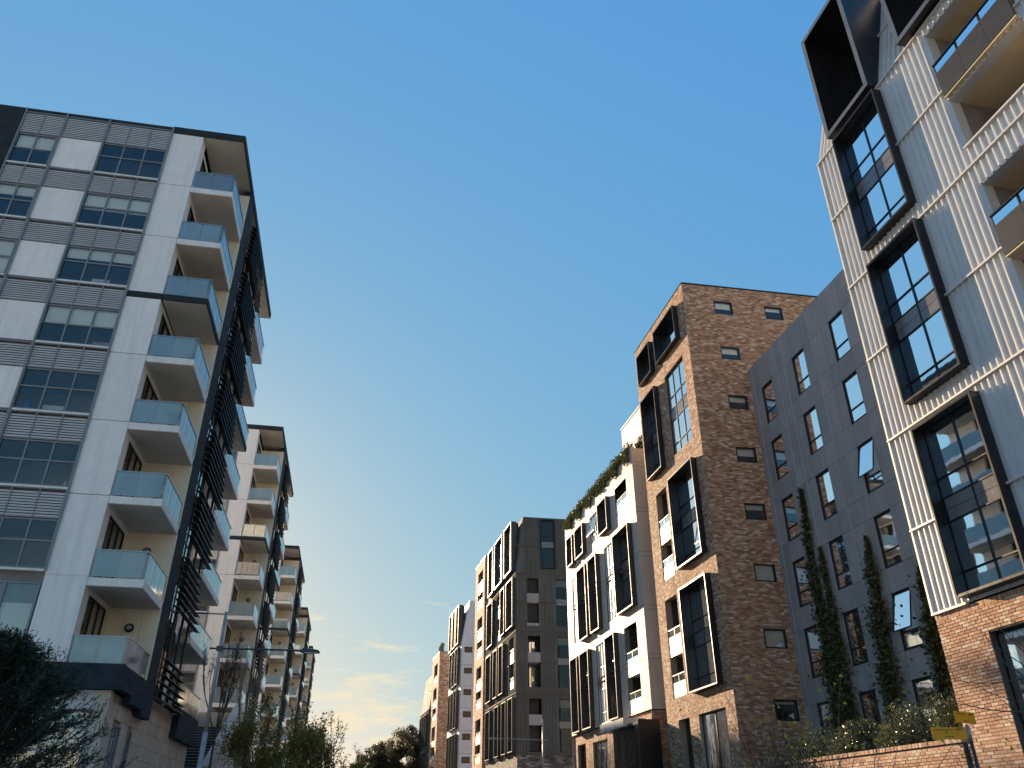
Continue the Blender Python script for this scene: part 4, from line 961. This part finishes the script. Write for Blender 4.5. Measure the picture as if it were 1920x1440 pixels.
mb.hexa([q(2.7, -0.1, 6.93), q(3.38, -0.13, 6.92), q(3.38, 0.13, 6.92), q(2.7, 0.1, 6.93), q(2.78, -0.07, 7.06), q(3.3, -0.08, 7.01), q(3.3, 0.08, 7.01), q(2.78, 0.07, 7.06)]); obj('lamp_head', mb, 'pole_dark', lamp)
mb = MB(); mb.box(fl2, 2.85, 3.3, -0.09, 0.09, 6.90, 6.918); obj('lens', mb, 'plastic_white', lamp)
pp = az_pt(2.05, 62.0)
lamp2 = thing('street_lamp', (*pp, 0.13), 'distant slim lamp post with side arm in front of the dark ribbed block', 'street lamp')
f_ = Fr(pp, 80)
mb = MB(); mb.tube((*pp, 0.13), (*pp, 8.4), 0.09, 0.06, 8); obj('pole', mb, 'steel', lamp2, True)
mb = MB(); mb.tube(f_.p(-3.2, 0, 7.05), f_.p(0.4, 0, 7.0), 0.035, n=6); obj('arm', mb, 'steel', lamp2)
mb = MB(); mb.box(f_, -3.9, -3.2, -0.12, 0.12, 6.98, 7.1); obj('lamp_head', mb, 'steel', lamp2)

sp = az_pt(27.95, 18.0)
sg = thing('street_sign', (*sp, 0.13), 'yellow two-bladed street name sign on a dark pole by the brick base', 'sign')
mb = MB(); mb.tube((*sp, 0.13), (*sp, 2.96), 0.032, n=10); obj('pole', mb, 'pole_dark', sg, True)
mb = MB(); mb.tube((*sp, 2.96), (*sp, 3.22), 0.038, n=10); mb.tube((*sp, 3.22), (*sp, 3.26), 0.03, 0.01, n=10); obj('bracket', mb, 'steel', sg, True)
b1 = Fr(sp, 96); b2 = Fr(sp, 62)
def blade(fr, s0, s1, z0, z1, y, txt):
    mb = MB(); mb.box(fr, s0, s1, y - 0.012, y + 0.012, z0, z1); bl = obj('sign_blade', mb, 'sign_yellow', sg)
    # weathered lettering: rows of small raised strokes, unreadable at this distance as in the photo
    rr = random.Random(txt); ink = MB()
    for zf, h, x0, x1 in ((0.74, 0.10, 0.08, 0.55), (0.74, 0.10, 0.70, 0.92), (0.16, 0.09, 0.34, 0.60)):
        x = s0 + (s1 - s0) * x0
        while x < s0 + (s1 - s0) * x1:
            wd = rr.uniform(0.010, 0.02); z = z0 + (z1 - z0) * zf
            ink.box(fr, x, x + wd * 0.55, y - 0.0135, y - 0.0125, z, z + (z1 - z0) * h * rr.uniform(0.6, 1.2)); x += wd
    obj('lettering', ink, 'sign_ink', bl)
blade(b1, -0.66, -0.035, 3.0, 3.21, 0, 1); blade(b2, -0.29, 0.28, 3.27, 3.47, 0, 2)

# ------------------------------------------------------------------ plants
def leaf(mb, c, d, L_, w, rnd):
    d = Vector(d).normalized(); s = d.orthogonal().normalized(); s.rotate(Matrix.Rotation(rnd.uniform(0, 6.28), 3, d))
    n = d.cross(s) * (L_ * 0.12); c = Vector(c)
    mb.quad(tuple(c), tuple(c + d * L_ * 0.5 + s * w + n), tuple(c + d * L_), tuple(c + d * L_ * 0.5 - s * w + n))
def rdir(rnd):
    z = rnd.uniform(-1, 1); t = rnd.uniform(0, 6.283); r = math.sqrt(1 - z * z); return Vector((r * math.cos(t), r * math.sin(t), z))
def branch(mb, p, d, L_, r, lvl, rnd, tips, spread=0.5, up=0.15, kids=(3, 4), shrink=0.68, segs=3):
    p = Vector(p); d = Vector(d).normalized(); pts = [p.copy()]
    for i in range(segs):
        d = (d + rdir(rnd) * 0.14 + Vector((0, 0, up * 0.3))).normalized(); q = p + d * L_ / segs
        mb.tube(p, q, r * (1 - 0.28 * i / segs), r * (1 - 0.28 * (i + 1) / segs), 5 if lvl > 1 else 4, False); p = q; pts.append(p.copy())
    if lvl <= 0: tips.append((p, d)); tips.append((pts[1], d)); return
    for k in range(rnd.randint(*kids)):
        q = pts[rnd.randint(1, segs)] if k else p
        e = (d + rdir(rnd) * spread + Vector((0, 0, up))).normalized()
        branch(mb, q, e, L_ * shrink * rnd.uniform(0.8, 1.15), r * 0.55, lvl - 1, rnd, tips, spread, up, kids, shrink, segs)
def tree(name, loc, h, lab, cat, leafm, nleaf, lsize, seed, trunk=0.12, spread=0.5, up=0.15, lvl=4, bark='bark', jitter=0.25, kids=(3, 4), lw=0.3, grp=None, trunk_h=0.25):
    rnd = random.Random(seed); t = thing(name, loc, lab, cat, grp)
    w = MB(); tips = []
    base = Vector(loc); top = base + Vector((0, 0, h * trunk_h)); w.tube(base, top, trunk, trunk * 0.8, 8, False)
    for k in range(5 if trunk_h < 0.3 else 4):
        a = k * 1.3 + rnd.random(); e = Vector((math.cos(a) * spread, math.sin(a) * spread, 0.9))
        branch(w, top, e, h * 0.30, trunk * 0.55, lvl - 1, rnd, tips, spread, up, kids)
    zmax = max(p.z for p, _ in tips); k = (h) / (zmax - base.z)
    w.v = [(base.x + (x - base.x) * k, base.y + (y - base.y) * k, base.z + (z - base.z) * k) for x, y, z in w.v]
    tips = [(base + (p - base) * k, d) for p, d in tips]
    obj('trunk', w, bark, t)
    if nleaf:
        m = MB()
        for i in range(nleaf):
            p, d = tips[rnd.randrange(len(tips))]
            c = p + rdir(rnd) * jitter * rnd.random() - d * rnd.random() * jitter * 2
            leaf(m, c, rdir(rnd) + d * 0.5, lsize * rnd.uniform(0.6, 1.3), lsize * lw, rnd)
        obj('crown', m, leafm, t)
    return t
def bush(name, loc, rx, ry, rz, lab, cat, leafm, n, ls, seed, grp=None, lumps=9, lw=0.3, stems=6):
    rnd = random.Random(seed); t = thing(name, loc, lab, cat, grp); b = Vector(loc); m = MB(); w = MB()
    cs = []
    for k in range(lumps):
        d = rdir(rnd); cs.append((Vector((d.x * rx * 0.6, d.y * ry * 0.6, rz * (0.9 + d.z * 0.75))), rnd.uniform(0.4, 0.6)))
    for k in range(stems): w.tube(b, b + cs[k % lumps][0], 0.03, 0.012, 5, False)
    obj('stems', w, 'bark', t)
    for i in range(n):
        c, r = cs[rnd.randrange(lumps)]; d = rdir(rnd); q = rnd.random() ** 0.45
        p = b + c + Vector((d.x * rx, d.y * ry, d.z * rz)) * r * q
        leaf(m, p, d + rdir(rnd) * 0.7 + Vector((0, 0, 0.3)), ls * rnd.uniform(0.6, 1.3), ls * lw, rnd)
    obj('crown', m, leafm, t); return t

# feathery dark conifer at the left edge
def conifer(loc, h, rad, lab, seed):
    rnd = random.Random(seed); t = thing('conifer_tree', loc, lab, 'tree'); b = Vector(loc); w = MB(); m = MB()
    w.tube(b, b + Vector((0, 0, h * 0.9)), 0.14, 0.03, 8, False)
    for k in range(330):
        f = rnd.random() ** 0.8; z = h * (0.12 + 0.86 * f); a = rnd.uniform(0, 6.283)
        r = rad * (1 - f ** 1.7) * rnd.uniform(0.6, 1.02) + 0.12
        p = b + Vector((0, 0, z * 0.9)); d = Vector((math.cos(a), math.sin(a), rnd.uniform(0.25, 0.9))); d.normalize()
        e = p + d * r; w.tube(p, e, 0.018, 0.005, 4, False)
        for i in range(22):
            u = rnd.uniform(0.25, 1.05); c = p + d * r * u; g = (d + rdir(rnd) * 0.75 + Vector((0, 0, 0.25))).normalized(); L_ = rnd.uniform(0.14, 0.34)
            for j in range(11):
                v = j / 11; q = c + g * L_ * v; leaf(m, q, g + rdir(rnd) * 0.7, 0.065 * rnd.uniform(0.7, 1.3), 0.009, rnd)
    obj('trunk', w, 'bark', t); obj('crown', m, 'leaf_conifer', t); return t
x, y = az_pt(-31.6, 14.5); conifer((x, y, 0.1), 4.3, 2.35, 'dark feathery evergreen in the bottom left corner', 21)

# budding street trees in the middle distance
x, y = az_pt(-15.6, 38.0); tree('street_tree', (x, y, 0.13), 6.6, 'budding olive-leaved street tree in front of the second tower', 'tree', 'leaf_spring', 10000, 0.12, 31, 0.10, 0.62, 0.22, 5, lw=0.28, jitter=0.3, grp='budding street trees')
x, y = az_pt(-12.6, 46.0); tree('street_tree', (x, y, 0.13), 6.9, 'budding street tree with upright twigs against the pale sky', 'tree', 'leaf_spring', 6500, 0.11, 32, 0.10, 0.5, 0.34, 5, lw=0.28, jitter=0.2, grp='budding street trees')
x, y = az_pt(-10.8, 56.0); tree('street_tree', (x, y, 0.13), 6.2, 'sparse budding street tree nearest the far gum trees', 'tree', 'leaf_spring', 3200, 0.12, 33, 0.10, 0.5, 0.36, 5, lw=0.25, jitter=0.2, grp='budding street trees')
x, y = az_pt(-12.9, 60.0); bush('shrub_tree', (x, y, 0.13), 1.9, 1.9, 2.6, 'dense rounded green tree behind the budding twigs', 'tree', 'leaf_spring', 9000, 0.16, 34)
x, y = az_pt(-19.0, 42.0); tree('bare_tree', (x, y, 3.4), 7.0, 'leafless upright tree beside the lamp post and second tower', 'tree', 'leaf_gum', 500, 0.09, 35, 0.07, 0.3, 0.7, 4, 'bark', 0.1)
x, y = az_pt(-17.3, 46.0); tree('bare_tree', (x, y, 3.4), 7.2, 'thin bare tree in front of the second tower balconies', 'tree', None, 0, 0.09, 36, 0.07, 0.28, 0.75, 4, 'bark_pale', 0.1)
# gum trees closing the street
def gum(loc, h, rx, lab, seed, nl=13):
    rnd = random.Random(seed); t = thing('gum_tree', loc, lab, 'tree', 'gum trees at the end of the street'); b = Vector(loc); w = MB(); m = MB()
    w.tube(b, b + Vector((0, 0, h * 0.3)), 0.45, 0.34, 8, False); top = b + Vector((0, 0, h * 0.3)); rz = h * 0.36; cz = h * 0.58
    for k in range(nl):
        d = rdir(rnd); q = 0.35 + 0.5 * rnd.random()
        c = b + Vector((d.x * rx * q, d.y * rx * q, cz + d.z * rz * q)); mid = top.lerp(c, 0.5) + rdir(rnd) * 0.6
        w.tube(top, mid, 0.17, 0.10, 5, False); w.tube(mid, c, 0.10, 0.03, 5, False)
        R_ = rx * rnd.uniform(0.17, 0.30)
        for i in range(6):
            e = c + rdir(rnd) * R_; w.tube(c, e, 0.035, 0.012, 4, False)
            for i2 in range(170):
                g = rdir(rnd); r_ = R_ * 0.52 * rnd.random() ** 0.5; p = e + Vector((g.x, g.y, g.z * 0.7)) * r_
                leaf(m, p, g + rdir(rnd) * 0.8 - Vector((0, 0, 0.5)), rnd.uniform(0.25, 0.5), 0.085, rnd)
    obj('trunk', w, 'bark', t); obj('crown', m, 'leaf_gum', t); return t
x, y = az_pt(-6.9, 172.0); gum((x, y, 0), 21.8, 8.0, 'tallest dark gum tree at the end of the street by the far block', 41, 34)
x, y = az_pt(-8.6, 166.0); gum((x, y, 0), 17.6, 5.2, 'smaller brown-tinged gum tree left of the tallest gum', 42, 24)
x, y = az_pt(-10.0, 160.0); gum((x, y, 0), 12.6, 4.4, 'low gum tree behind the budding street trees', 43, 18)
x, y = az_pt(-5.2, 185.0); gum((x, y, 0), 20.0, 6.0, 'gum tree partly hidden by the far dark block', 44, 20)

# climbing vines on the charcoal block
def vine(s_pts, lab, seed, n):
    rnd = random.Random(seed); a = s_pts[0]
    t = thing('climbing_vine', f2.p(a[0], 0.05, 3.3), lab, 'vine', 'climbing vines on the charcoal block'); w = MB(); m = MB()
    for (s0, z0, w0), (s1, z1, w1) in zip(s_pts, s_pts[1:]):
        for k in range(3): w.tube(f2.p(s0 + rnd.uniform(-.06, .06), 0.06, z0), f2.p(s1 + rnd.uniform(-.06, .06), 0.06, z1), 0.014, 0.012, 4, False)
        for i in range(int(n * (z1 - z0) * max(w0, w1, 0.18))):
            u = rnd.random(); ww = w0 + (w1 - w0) * u
            ww *= rnd.choice((0.7, 1.0, 1.0, 1.3, 1.9)) * (1 + 0.35 * math.sin(3.1 * (z0 + (z1 - z0) * u) + s0))
            s = s0 + (s1 - s0) * u + rnd.gauss(0, ww * 0.5); z = z0 + (z1 - z0) * u
            p = f2.p(s, 0.04 + abs(rnd.gauss(0, 0.12)) * min(1, ww * 2.5), z)
            leaf(m, p, Vector((*f2.n, 0)) * 0.7 + rdir(rnd) * 0.8 - Vector((0, 0, 0.5)), rnd.uniform(0.10, 0.21), 0.062, rnd)
    obj('stems', w, 'bark', t); obj('crown', m, 'leaf_vine', t)
vine([(-2.75, 3.3, 0.5), (-2.85, 6.0, 0.55), (-3.0, 9.0, 0.38), (-2.85, 11.5, 0.34), (-2.95, 13.4, 0.22), (-3.1, 15.6, 0.06)], 'tall vine climbing between the first two window columns, left strand', 51, 950)
vine([(-3.45, 3.3, 0.4), (-3.6, 6.5, 0.45), (-3.75, 8.6, 0.3), (-3.75, 10.2, 0.2), (-3.7, 12.6, 0.05)], 'shorter vine strand beside the tall vine on the charcoal wall', 52, 950)
vine([(-6.2, 3.3, 0.55), (-6.5, 6.0, 0.5), (-6.75, 8.6, 0.42), (-6.95, 10.8, 0.2), (-7.0, 12.0, 0.05)], 'thick vine climbing between the second and third window columns', 53, 950)
vine([(-9.3, 3.3, 0.4), (-9.45, 6.0, 0.42), (-9.6, 8.6, 0.34), (-9.7, 10.0, 0.1)], 'vine climbing next to the silver ribbed corner', 54, 950)
# terrace shrubs
for i, (s, y_, rx, rz, lab) in enumerate(((1.6, -1.5, 1.05, 1.0, 'glossy rounded shrub on the garden wall next to the brick corner'), (4.0, -1.6, 1.25, 0.88, 'broad glossy shrub in the middle of the garden wall'),
                                         (6.8, -1.5, 1.15, 0.8, 'glossy shrub below the vines above the garden wall'), (9.6, -1.3, 1.2, 0.8, 'low dark shrub above the far end of the garden wall'))):
    c = fw.p(s, y_, 3.3); bush('garden_shrub', c, rx, rx, rz, lab, 'shrub', 'leaf_bush', 6000, 0.085, 60 + i, 'shrubs on the terrace', lumps=12)
# trailing roof planting
rnd = random.Random(70); m = MB()
for i in range(13000):
    s = rnd.uniform(0.3, 15.8); k = 0.5 + 0.5 * math.sin(s * 2.3 + math.sin(s * 5.1)); drop = (0.25 + 0.65 * k) * rnd.random() ** 1.6
    up = rnd.random() < 0.42
    z = Z4 + 0.1 + (rnd.random() ** 2 * (0.25 + 0.25 * k) if up else -drop)
    p = f4.p(s, rnd.uniform(-0.35, 0.12) if up else rnd.uniform(0.02, 0.14) + 0.05 * k, z)
    leaf(m, p, rdir(rnd) * 0.7 + Vector((0, 0, 0.8 if up else -1.0)), rnd.uniform(0.1, 0.2), 0.035, rnd)
tag(obj('roof_planting', m, 'leaf_trail', None, base=f4.p(8, 0, Z4)), 'greenery trailing over the roof edge of the cream block', 'plants', kind='stuff')
bush('roof_shrub', f4.p(0.5, -1.2, Z4), 0.8, 0.8, 0.55, 'small round shrub on the cream roof beside the brick tower', 'shrub', 'leaf_trail', 2500, 0.14, 71, lumps=6)
c = Fr(r8o, -13.6).p(0.6, -0.6, 29.3); bush('roof_shrub', c, 0.7, 0.7, 0.75, 'tiny shrub growing on the far brick roof corner', 'shrub', 'leaf_gum', 500, 0.2, 72, lumps=5)

# flowering twigs and bare brush by the wall
def twigs(name, loc, n, h, lean, lab, cat, bark, seed, flowers=0, buds=0, thick=0.012, spread=0.45, grp=None):
    rnd = random.Random(seed); t = thing(name, loc, lab, cat, grp); b = Vector(loc); w = MB(); f = MB()
    for k in range(n):
        a = rnd.uniform(0, 6.283); d = Vector((math.cos(a) * spread * rnd.random() + lean[0], math.sin(a) * spread * rnd.random() + lean[1], 1)).normalized()
        p = b + Vector((rnd.uniform(-.15, .15), rnd.uniform(-.15, .15), 0)); L_ = h * rnd.uniform(0.6, 1.0); sg_ = 9
        for i in range(sg_):
            d = (d + rdir(rnd) * 0.16).normalized(); q = p + d * L_ / sg_
            r0 = thick * (1 - i / (sg_ + 1)); w.tube(p, q, r0, thick * (1 - (i + 1) / (sg_ + 1)), 5, False)
            if i > 2 and rnd.random() < 0.55:
                e = (d + rdir(rnd) * 0.8).normalized(); u = q + e * L_ * rnd.uniform(0.08, 0.22); w.tube(q, u, r0 * 0.6, r0 * 0.3, 4, False)
                if rnd.random() < flowers:
                    for j in range(7): leaf(f, u, rdir(rnd), 0.045, 0.018, rnd)
            p = q
        if rnd.random() < flowers + buds:
            for j in range(9): leaf(f, p, rdir(rnd), 0.05, 0.02, rnd)
    obj('stems', w, bark, t)
    if f.f: tag(obj('flowers', f, 'petal_yellow', t), kind='stuff')
    return t
x, y = az_pt(20.2, 19.0); twigs('flowering_shrub', (x, y, 0.13), 16, 4.6, (0.0, 0), 'yellow-flowering leggy shrub in front of the charcoal block', 'shrub', 'bark_pale', 81, 0.55, 0.3, 0.016, 0.5, 'yellow-flowering shrubs')
x, y = az_pt(21.8, 17.0); twigs('flowering_shrub', (x, y, 0.13), 8, 3.9, (0.05, 0), 'thin yellow-flowering shrub left of the street sign', 'shrub', 'bark_pale', 82, 0.5, 0.3, 0.016, 0.6, 'yellow-flowering shrubs')
x, y = az_pt(28.6, 17.2); twigs('flowering_shrub', (x, y, 0.13), 5, 3.2, (0.0, 0), 'low yellow blossom spray right of the street sign', 'shrub', 'bark_pale', 83, 0.7, 0.4, 0.014, 0.45, 'yellow-flowering shrubs')
x, y = az_pt(16.9, 26.0); twigs('bare_shrub', (x, y, 0.13), 60, 5.6, (0, 0), 'tangled bare brush in front of the brick tower corner', 'shrub', 'bark', 84, 0.04, 0.1, 0.016, 0.4)
x, y = az_pt(17.6, 27.0); bush('dark_shrub', (x, y, 0.13), 1.0, 1.0, 2.0, 'dark leafy shrub inside the bare brush by the brick tower', 'shrub', 'leaf_vine', 5000, 0.10, 85)
x, y = az_pt(13.0, 27.0); twigs('bare_sapling', (x, y, 0.13), 7, 5.8, (0.0, 0), 'leaning bare sapling stems before the brick tower base', 'shrub', 'bark', 86, 0.12, 0.2, 0.016, 0.35)
# bare branches entering from the right edge
def bough(loc, lab, seed):
    rnd = random.Random(seed); t = thing('bare_tree', loc, lab, 'tree'); b = Vector(loc); w = MB(); w.tube(b, b + Vector((0, 0, 3.6)), 0.09, 0.06, 8, False); f = MB()
    left = Vector((-math.cos(R(30)), math.sin(R(30)) * 0.3, 0))
    for k in range(22):
        p = b + Vector((0, 0, rnd.uniform(2.2, 3.6))); d = (left * rnd.uniform(0.4, 1.2) + rdir(rnd) * 0.55 + Vector((0, 0, 0.35))).normalized(); L_ = rnd.uniform(1.0, 2.5); r0 = 0.016
        for i in range(10):
            d = (d + rdir(rnd) * 0.13 + Vector((0, 0, 0.03))).normalized(); q = p + d * L_ / 10; w.tube(p, q, r0 * (1 - i / 11), r0 * (1 - (i + 1) / 11), 5, False); p = q
            if i > 3 and rnd.random() < 0.3: u = q + (d + rdir(rnd)).normalized() * 0.3; w.tube(q, u, 0.005, 0.002, 4, False)
        if rnd.random() < 0.4:
            for j in range(6): leaf(f, p, rdir(rnd), 0.035, 0.014, rnd)
    obj('trunk', w, 'bark', t); tag(obj('buds', f, 'petal_yellow', t), kind='stuff')
x, y = az_pt(33.8, 15.0); bough((x, y, 0.13), 'bare tree reaching in from the right edge before the brick base', 91)
# spiky reeds before the entrance
rnd = random.Random(95); c = f4.p(-0.4, 2.2, 0.13); t = thing('reed_clump', c, 'tall spiky dark reeds before the slatted entrance screen', 'grass'); m = MB()
for i in range(420):
    s = rnd.uniform(-2.2, 3.4); y_ = rnd.uniform(1.6, 3.4); h = rnd.uniform(4.2, 6.6) if rnd.random() < 0.85 else rnd.uniform(6.6, 8.2)
    a = Vector(f4.p(s, y_, 0.13)); d = Vector((rnd.gauss(0, 0.05), rnd.gauss(0, 0.05), 1)); b = a + d * h; e = Vector((*f4.d, 0)) * 0.016
    mid = a + d * h * 0.6
    m.quad(tuple(a - e), tuple(a + e), tuple(mid + e), tuple(mid - e)); m.quad(tuple(mid - e), tuple(mid + e), tuple(b))
obj('blades', m, 'grass_dark', t)

# ------------------------------------------------------------------ small things on the balconies and sills
def small(name, m, lab, cat, fr, dims):
    mb = MB(); s0, s1, y0, y1, z0, z1 = dims; b = min(0.03, (s1 - s0) * 0.2)
    P = fr.p; mb.box(fr, s0, s1, y0, y1, z0, z1 - b)
    mb.hexa([P(s0, y0, z1 - b), P(s1, y0, z1 - b), P(s1, y1, z1 - b), P(s0, y1, z1 - b), P(s0 + b, y0 + b, z1), P(s1 - b, y0 + b, z1), P(s1 - b, y1 - b, z1), P(s0 + b, y1 - b, z1)], (0,))
    return tag(obj(name, mb, m, None, base=P((s0 + s1) / 2, (y0 + y1) / 2, z0)), lab, cat)
def bottle(m, lab, fr, s, y_, z, r, h):
    mb = MB(); a = fr.p(s, y_, z); b = fr.p(s, y_, z + h * 0.65); c = fr.p(s, y_, z + h * 0.78); d = fr.p(s, y_, z + h)
    mb.tube(a, b, r, r, 10); mb.tube(b, c, r, r * 0.4, 10); mb.tube(c, d, r * 0.4, r * 0.35, 10)
    tag(obj('bottle', mb, m, None, True, base=a), lab, 'bottle')
bottle('plastic_blue', 'blue bottle on a windowsill of the nearest tower', fl, -2.5, 0.4, 15.35, 0.13, 0.6)
bottle('plastic_white', 'white bottle on a lower windowsill of the nearest tower', fl, -0.35, 0.4, 12.35, 0.08, 0.4)
small('storage_box', 'plastic_white', 'pale box behind a window in the middle of the nearest tower', 'box', fl, (-1.9, -1.15, 0.3, 0.6, 15.35, 15.75))
small('storage_box', 'plastic_white', 'pale box behind a high window of the nearest tower', 'box', fl, (-1.6, -0.9, 0.3, 0.6, 21.35, 21.8))
small('storage_box', 'plastic_pink', 'pinkish box at the right end of a windowsill, nearest tower', 'box', fl, (-0.85, -0.2, 0.3, 0.6, 18.35, 18.75))
for n_, f_z, lb in ((1, 21.15 - 3.0, 'beige cloth screen tied over a balcony of the second tower'), (2, 24.15, 'beige cloth screen over an upper balcony of the third tower')):
    tl = towers[n_].location; fr_c = Fr((tl.x, tl.y), LA); mb = MB(); nn = 16
    for i in range(nn):
        a = 1.5 + 1.6 * i / nn; b = 1.5 + 1.6 * (i + 1) / nn; ya, yb = -0.01 + 0.02 * math.sin(i * 1.7), -0.01 + 0.02 * math.sin((i + 1) * 1.7)
        mb.hexa([fr_c.p(a, ya, f_z + 0.08), fr_c.p(b, yb, f_z + 0.08), fr_c.p(b, yb + 0.01, f_z + 0.08), fr_c.p(a, ya + 0.01, f_z + 0.08), fr_c.p(a, ya, f_z + 0.99), fr_c.p(b, yb, f_z + 0.99), fr_c.p(b, yb + 0.01, f_z + 0.99), fr_c.p(a, ya + 0.01, f_z + 0.99)])
    tag(obj('balcony_screen', mb, 'cloth_beige', None, base=fr_c.p(2.3, 0, f_z)), lb, 'screen')

# chairs and pots on the lower balconies of the nearest tower
def chair(s0, y0, z0, lab, m='plastic_white'):
    t = thing('balcony_chair', fl.p(s0 + 0.22, y0 + 0.22, z0), lab, 'chair', 'white chairs on the lowest balcony')
    part('seat', m, t, fl, s0, s0 + 0.44, y0, y0 + 0.44, z0 + 0.42, z0 + 0.45)
    mb = MB(); P = fl.p
    mb.hexa([P(s0 + 0.02, y0 + 0.42, z0 + 0.46), P(s0 + 0.42, y0 + 0.42, z0 + 0.46), P(s0 + 0.42, y0 + 0.45, z0 + 0.46), P(s0 + 0.02, y0 + 0.45, z0 + 0.46), P(s0 + 0.06, y0 + 0.50, z0 + 0.86), P(s0 + 0.38, y0 + 0.50, z0 + 0.86), P(s0 + 0.38, y0 + 0.53, z0 + 0.86), P(s0 + 0.06, y0 + 0.53, z0 + 0.86)])
    obj('backrest', mb, m, t)
    for a in (0.02, 0.39):
        for b in (0.02, 0.39): part('leg', m, t, fl, s0 + a, s0 + a + 0.03, y0 + b, y0 + b + 0.03, z0 + 0.001, z0 + 0.42)
chair(1.55, 0.35, 6.2, 'white chair at the wall end of the lowest balcony'); chair(2.1, 0.4, 6.2, 'white chair in the middle of the lowest balcony')
def pot(s0, y0, z0, h, lab, seed):
    rnd = random.Random(seed); c = fl.p(s0, y0, z0); t = thing('potted_plant', c, lab, 'potted plant', 'potted plants on balconies'); mb = MB()
    mb.tube(c, fl.p(s0, y0, z0 + 0.32), 0.12, 0.17, 12); obj('pot', mb, 'slate', t); m = MB(); st_ = MB()
    for k in range(9):
        d = (rdir(rnd) * 0.5 + Vector((0, 0, 1))).normalized(); a = Vector(fl.p(s0, y0, z0 + 0.32)); e = a + d * h * rnd.uniform(0.6, 1); st_.tube(a, e, 0.008, 0.004, 4, False)
        for j in range(26): leaf(m, a.lerp(e, rnd.uniform(0.3, 1)), rdir(rnd) + d * 0.4, 0.12, 0.03, rnd)
    obj('stems', st_, 'bark', t); obj('leaves', m, 'leaf_bush', t)
pot(2.9, 0.5, 12.15, 0.75, 'potted plant by the glass on a middle balcony, nearest tower', 1)
pot(1.75, 0.45, 18.15, 0.95, 'tall potted plant on an upper balcony, nearest tower', 2)
pot(2.85, 0.45, 15.15, 0.6, 'potted plant on the dark-edged middle balcony, nearest tower', 3)
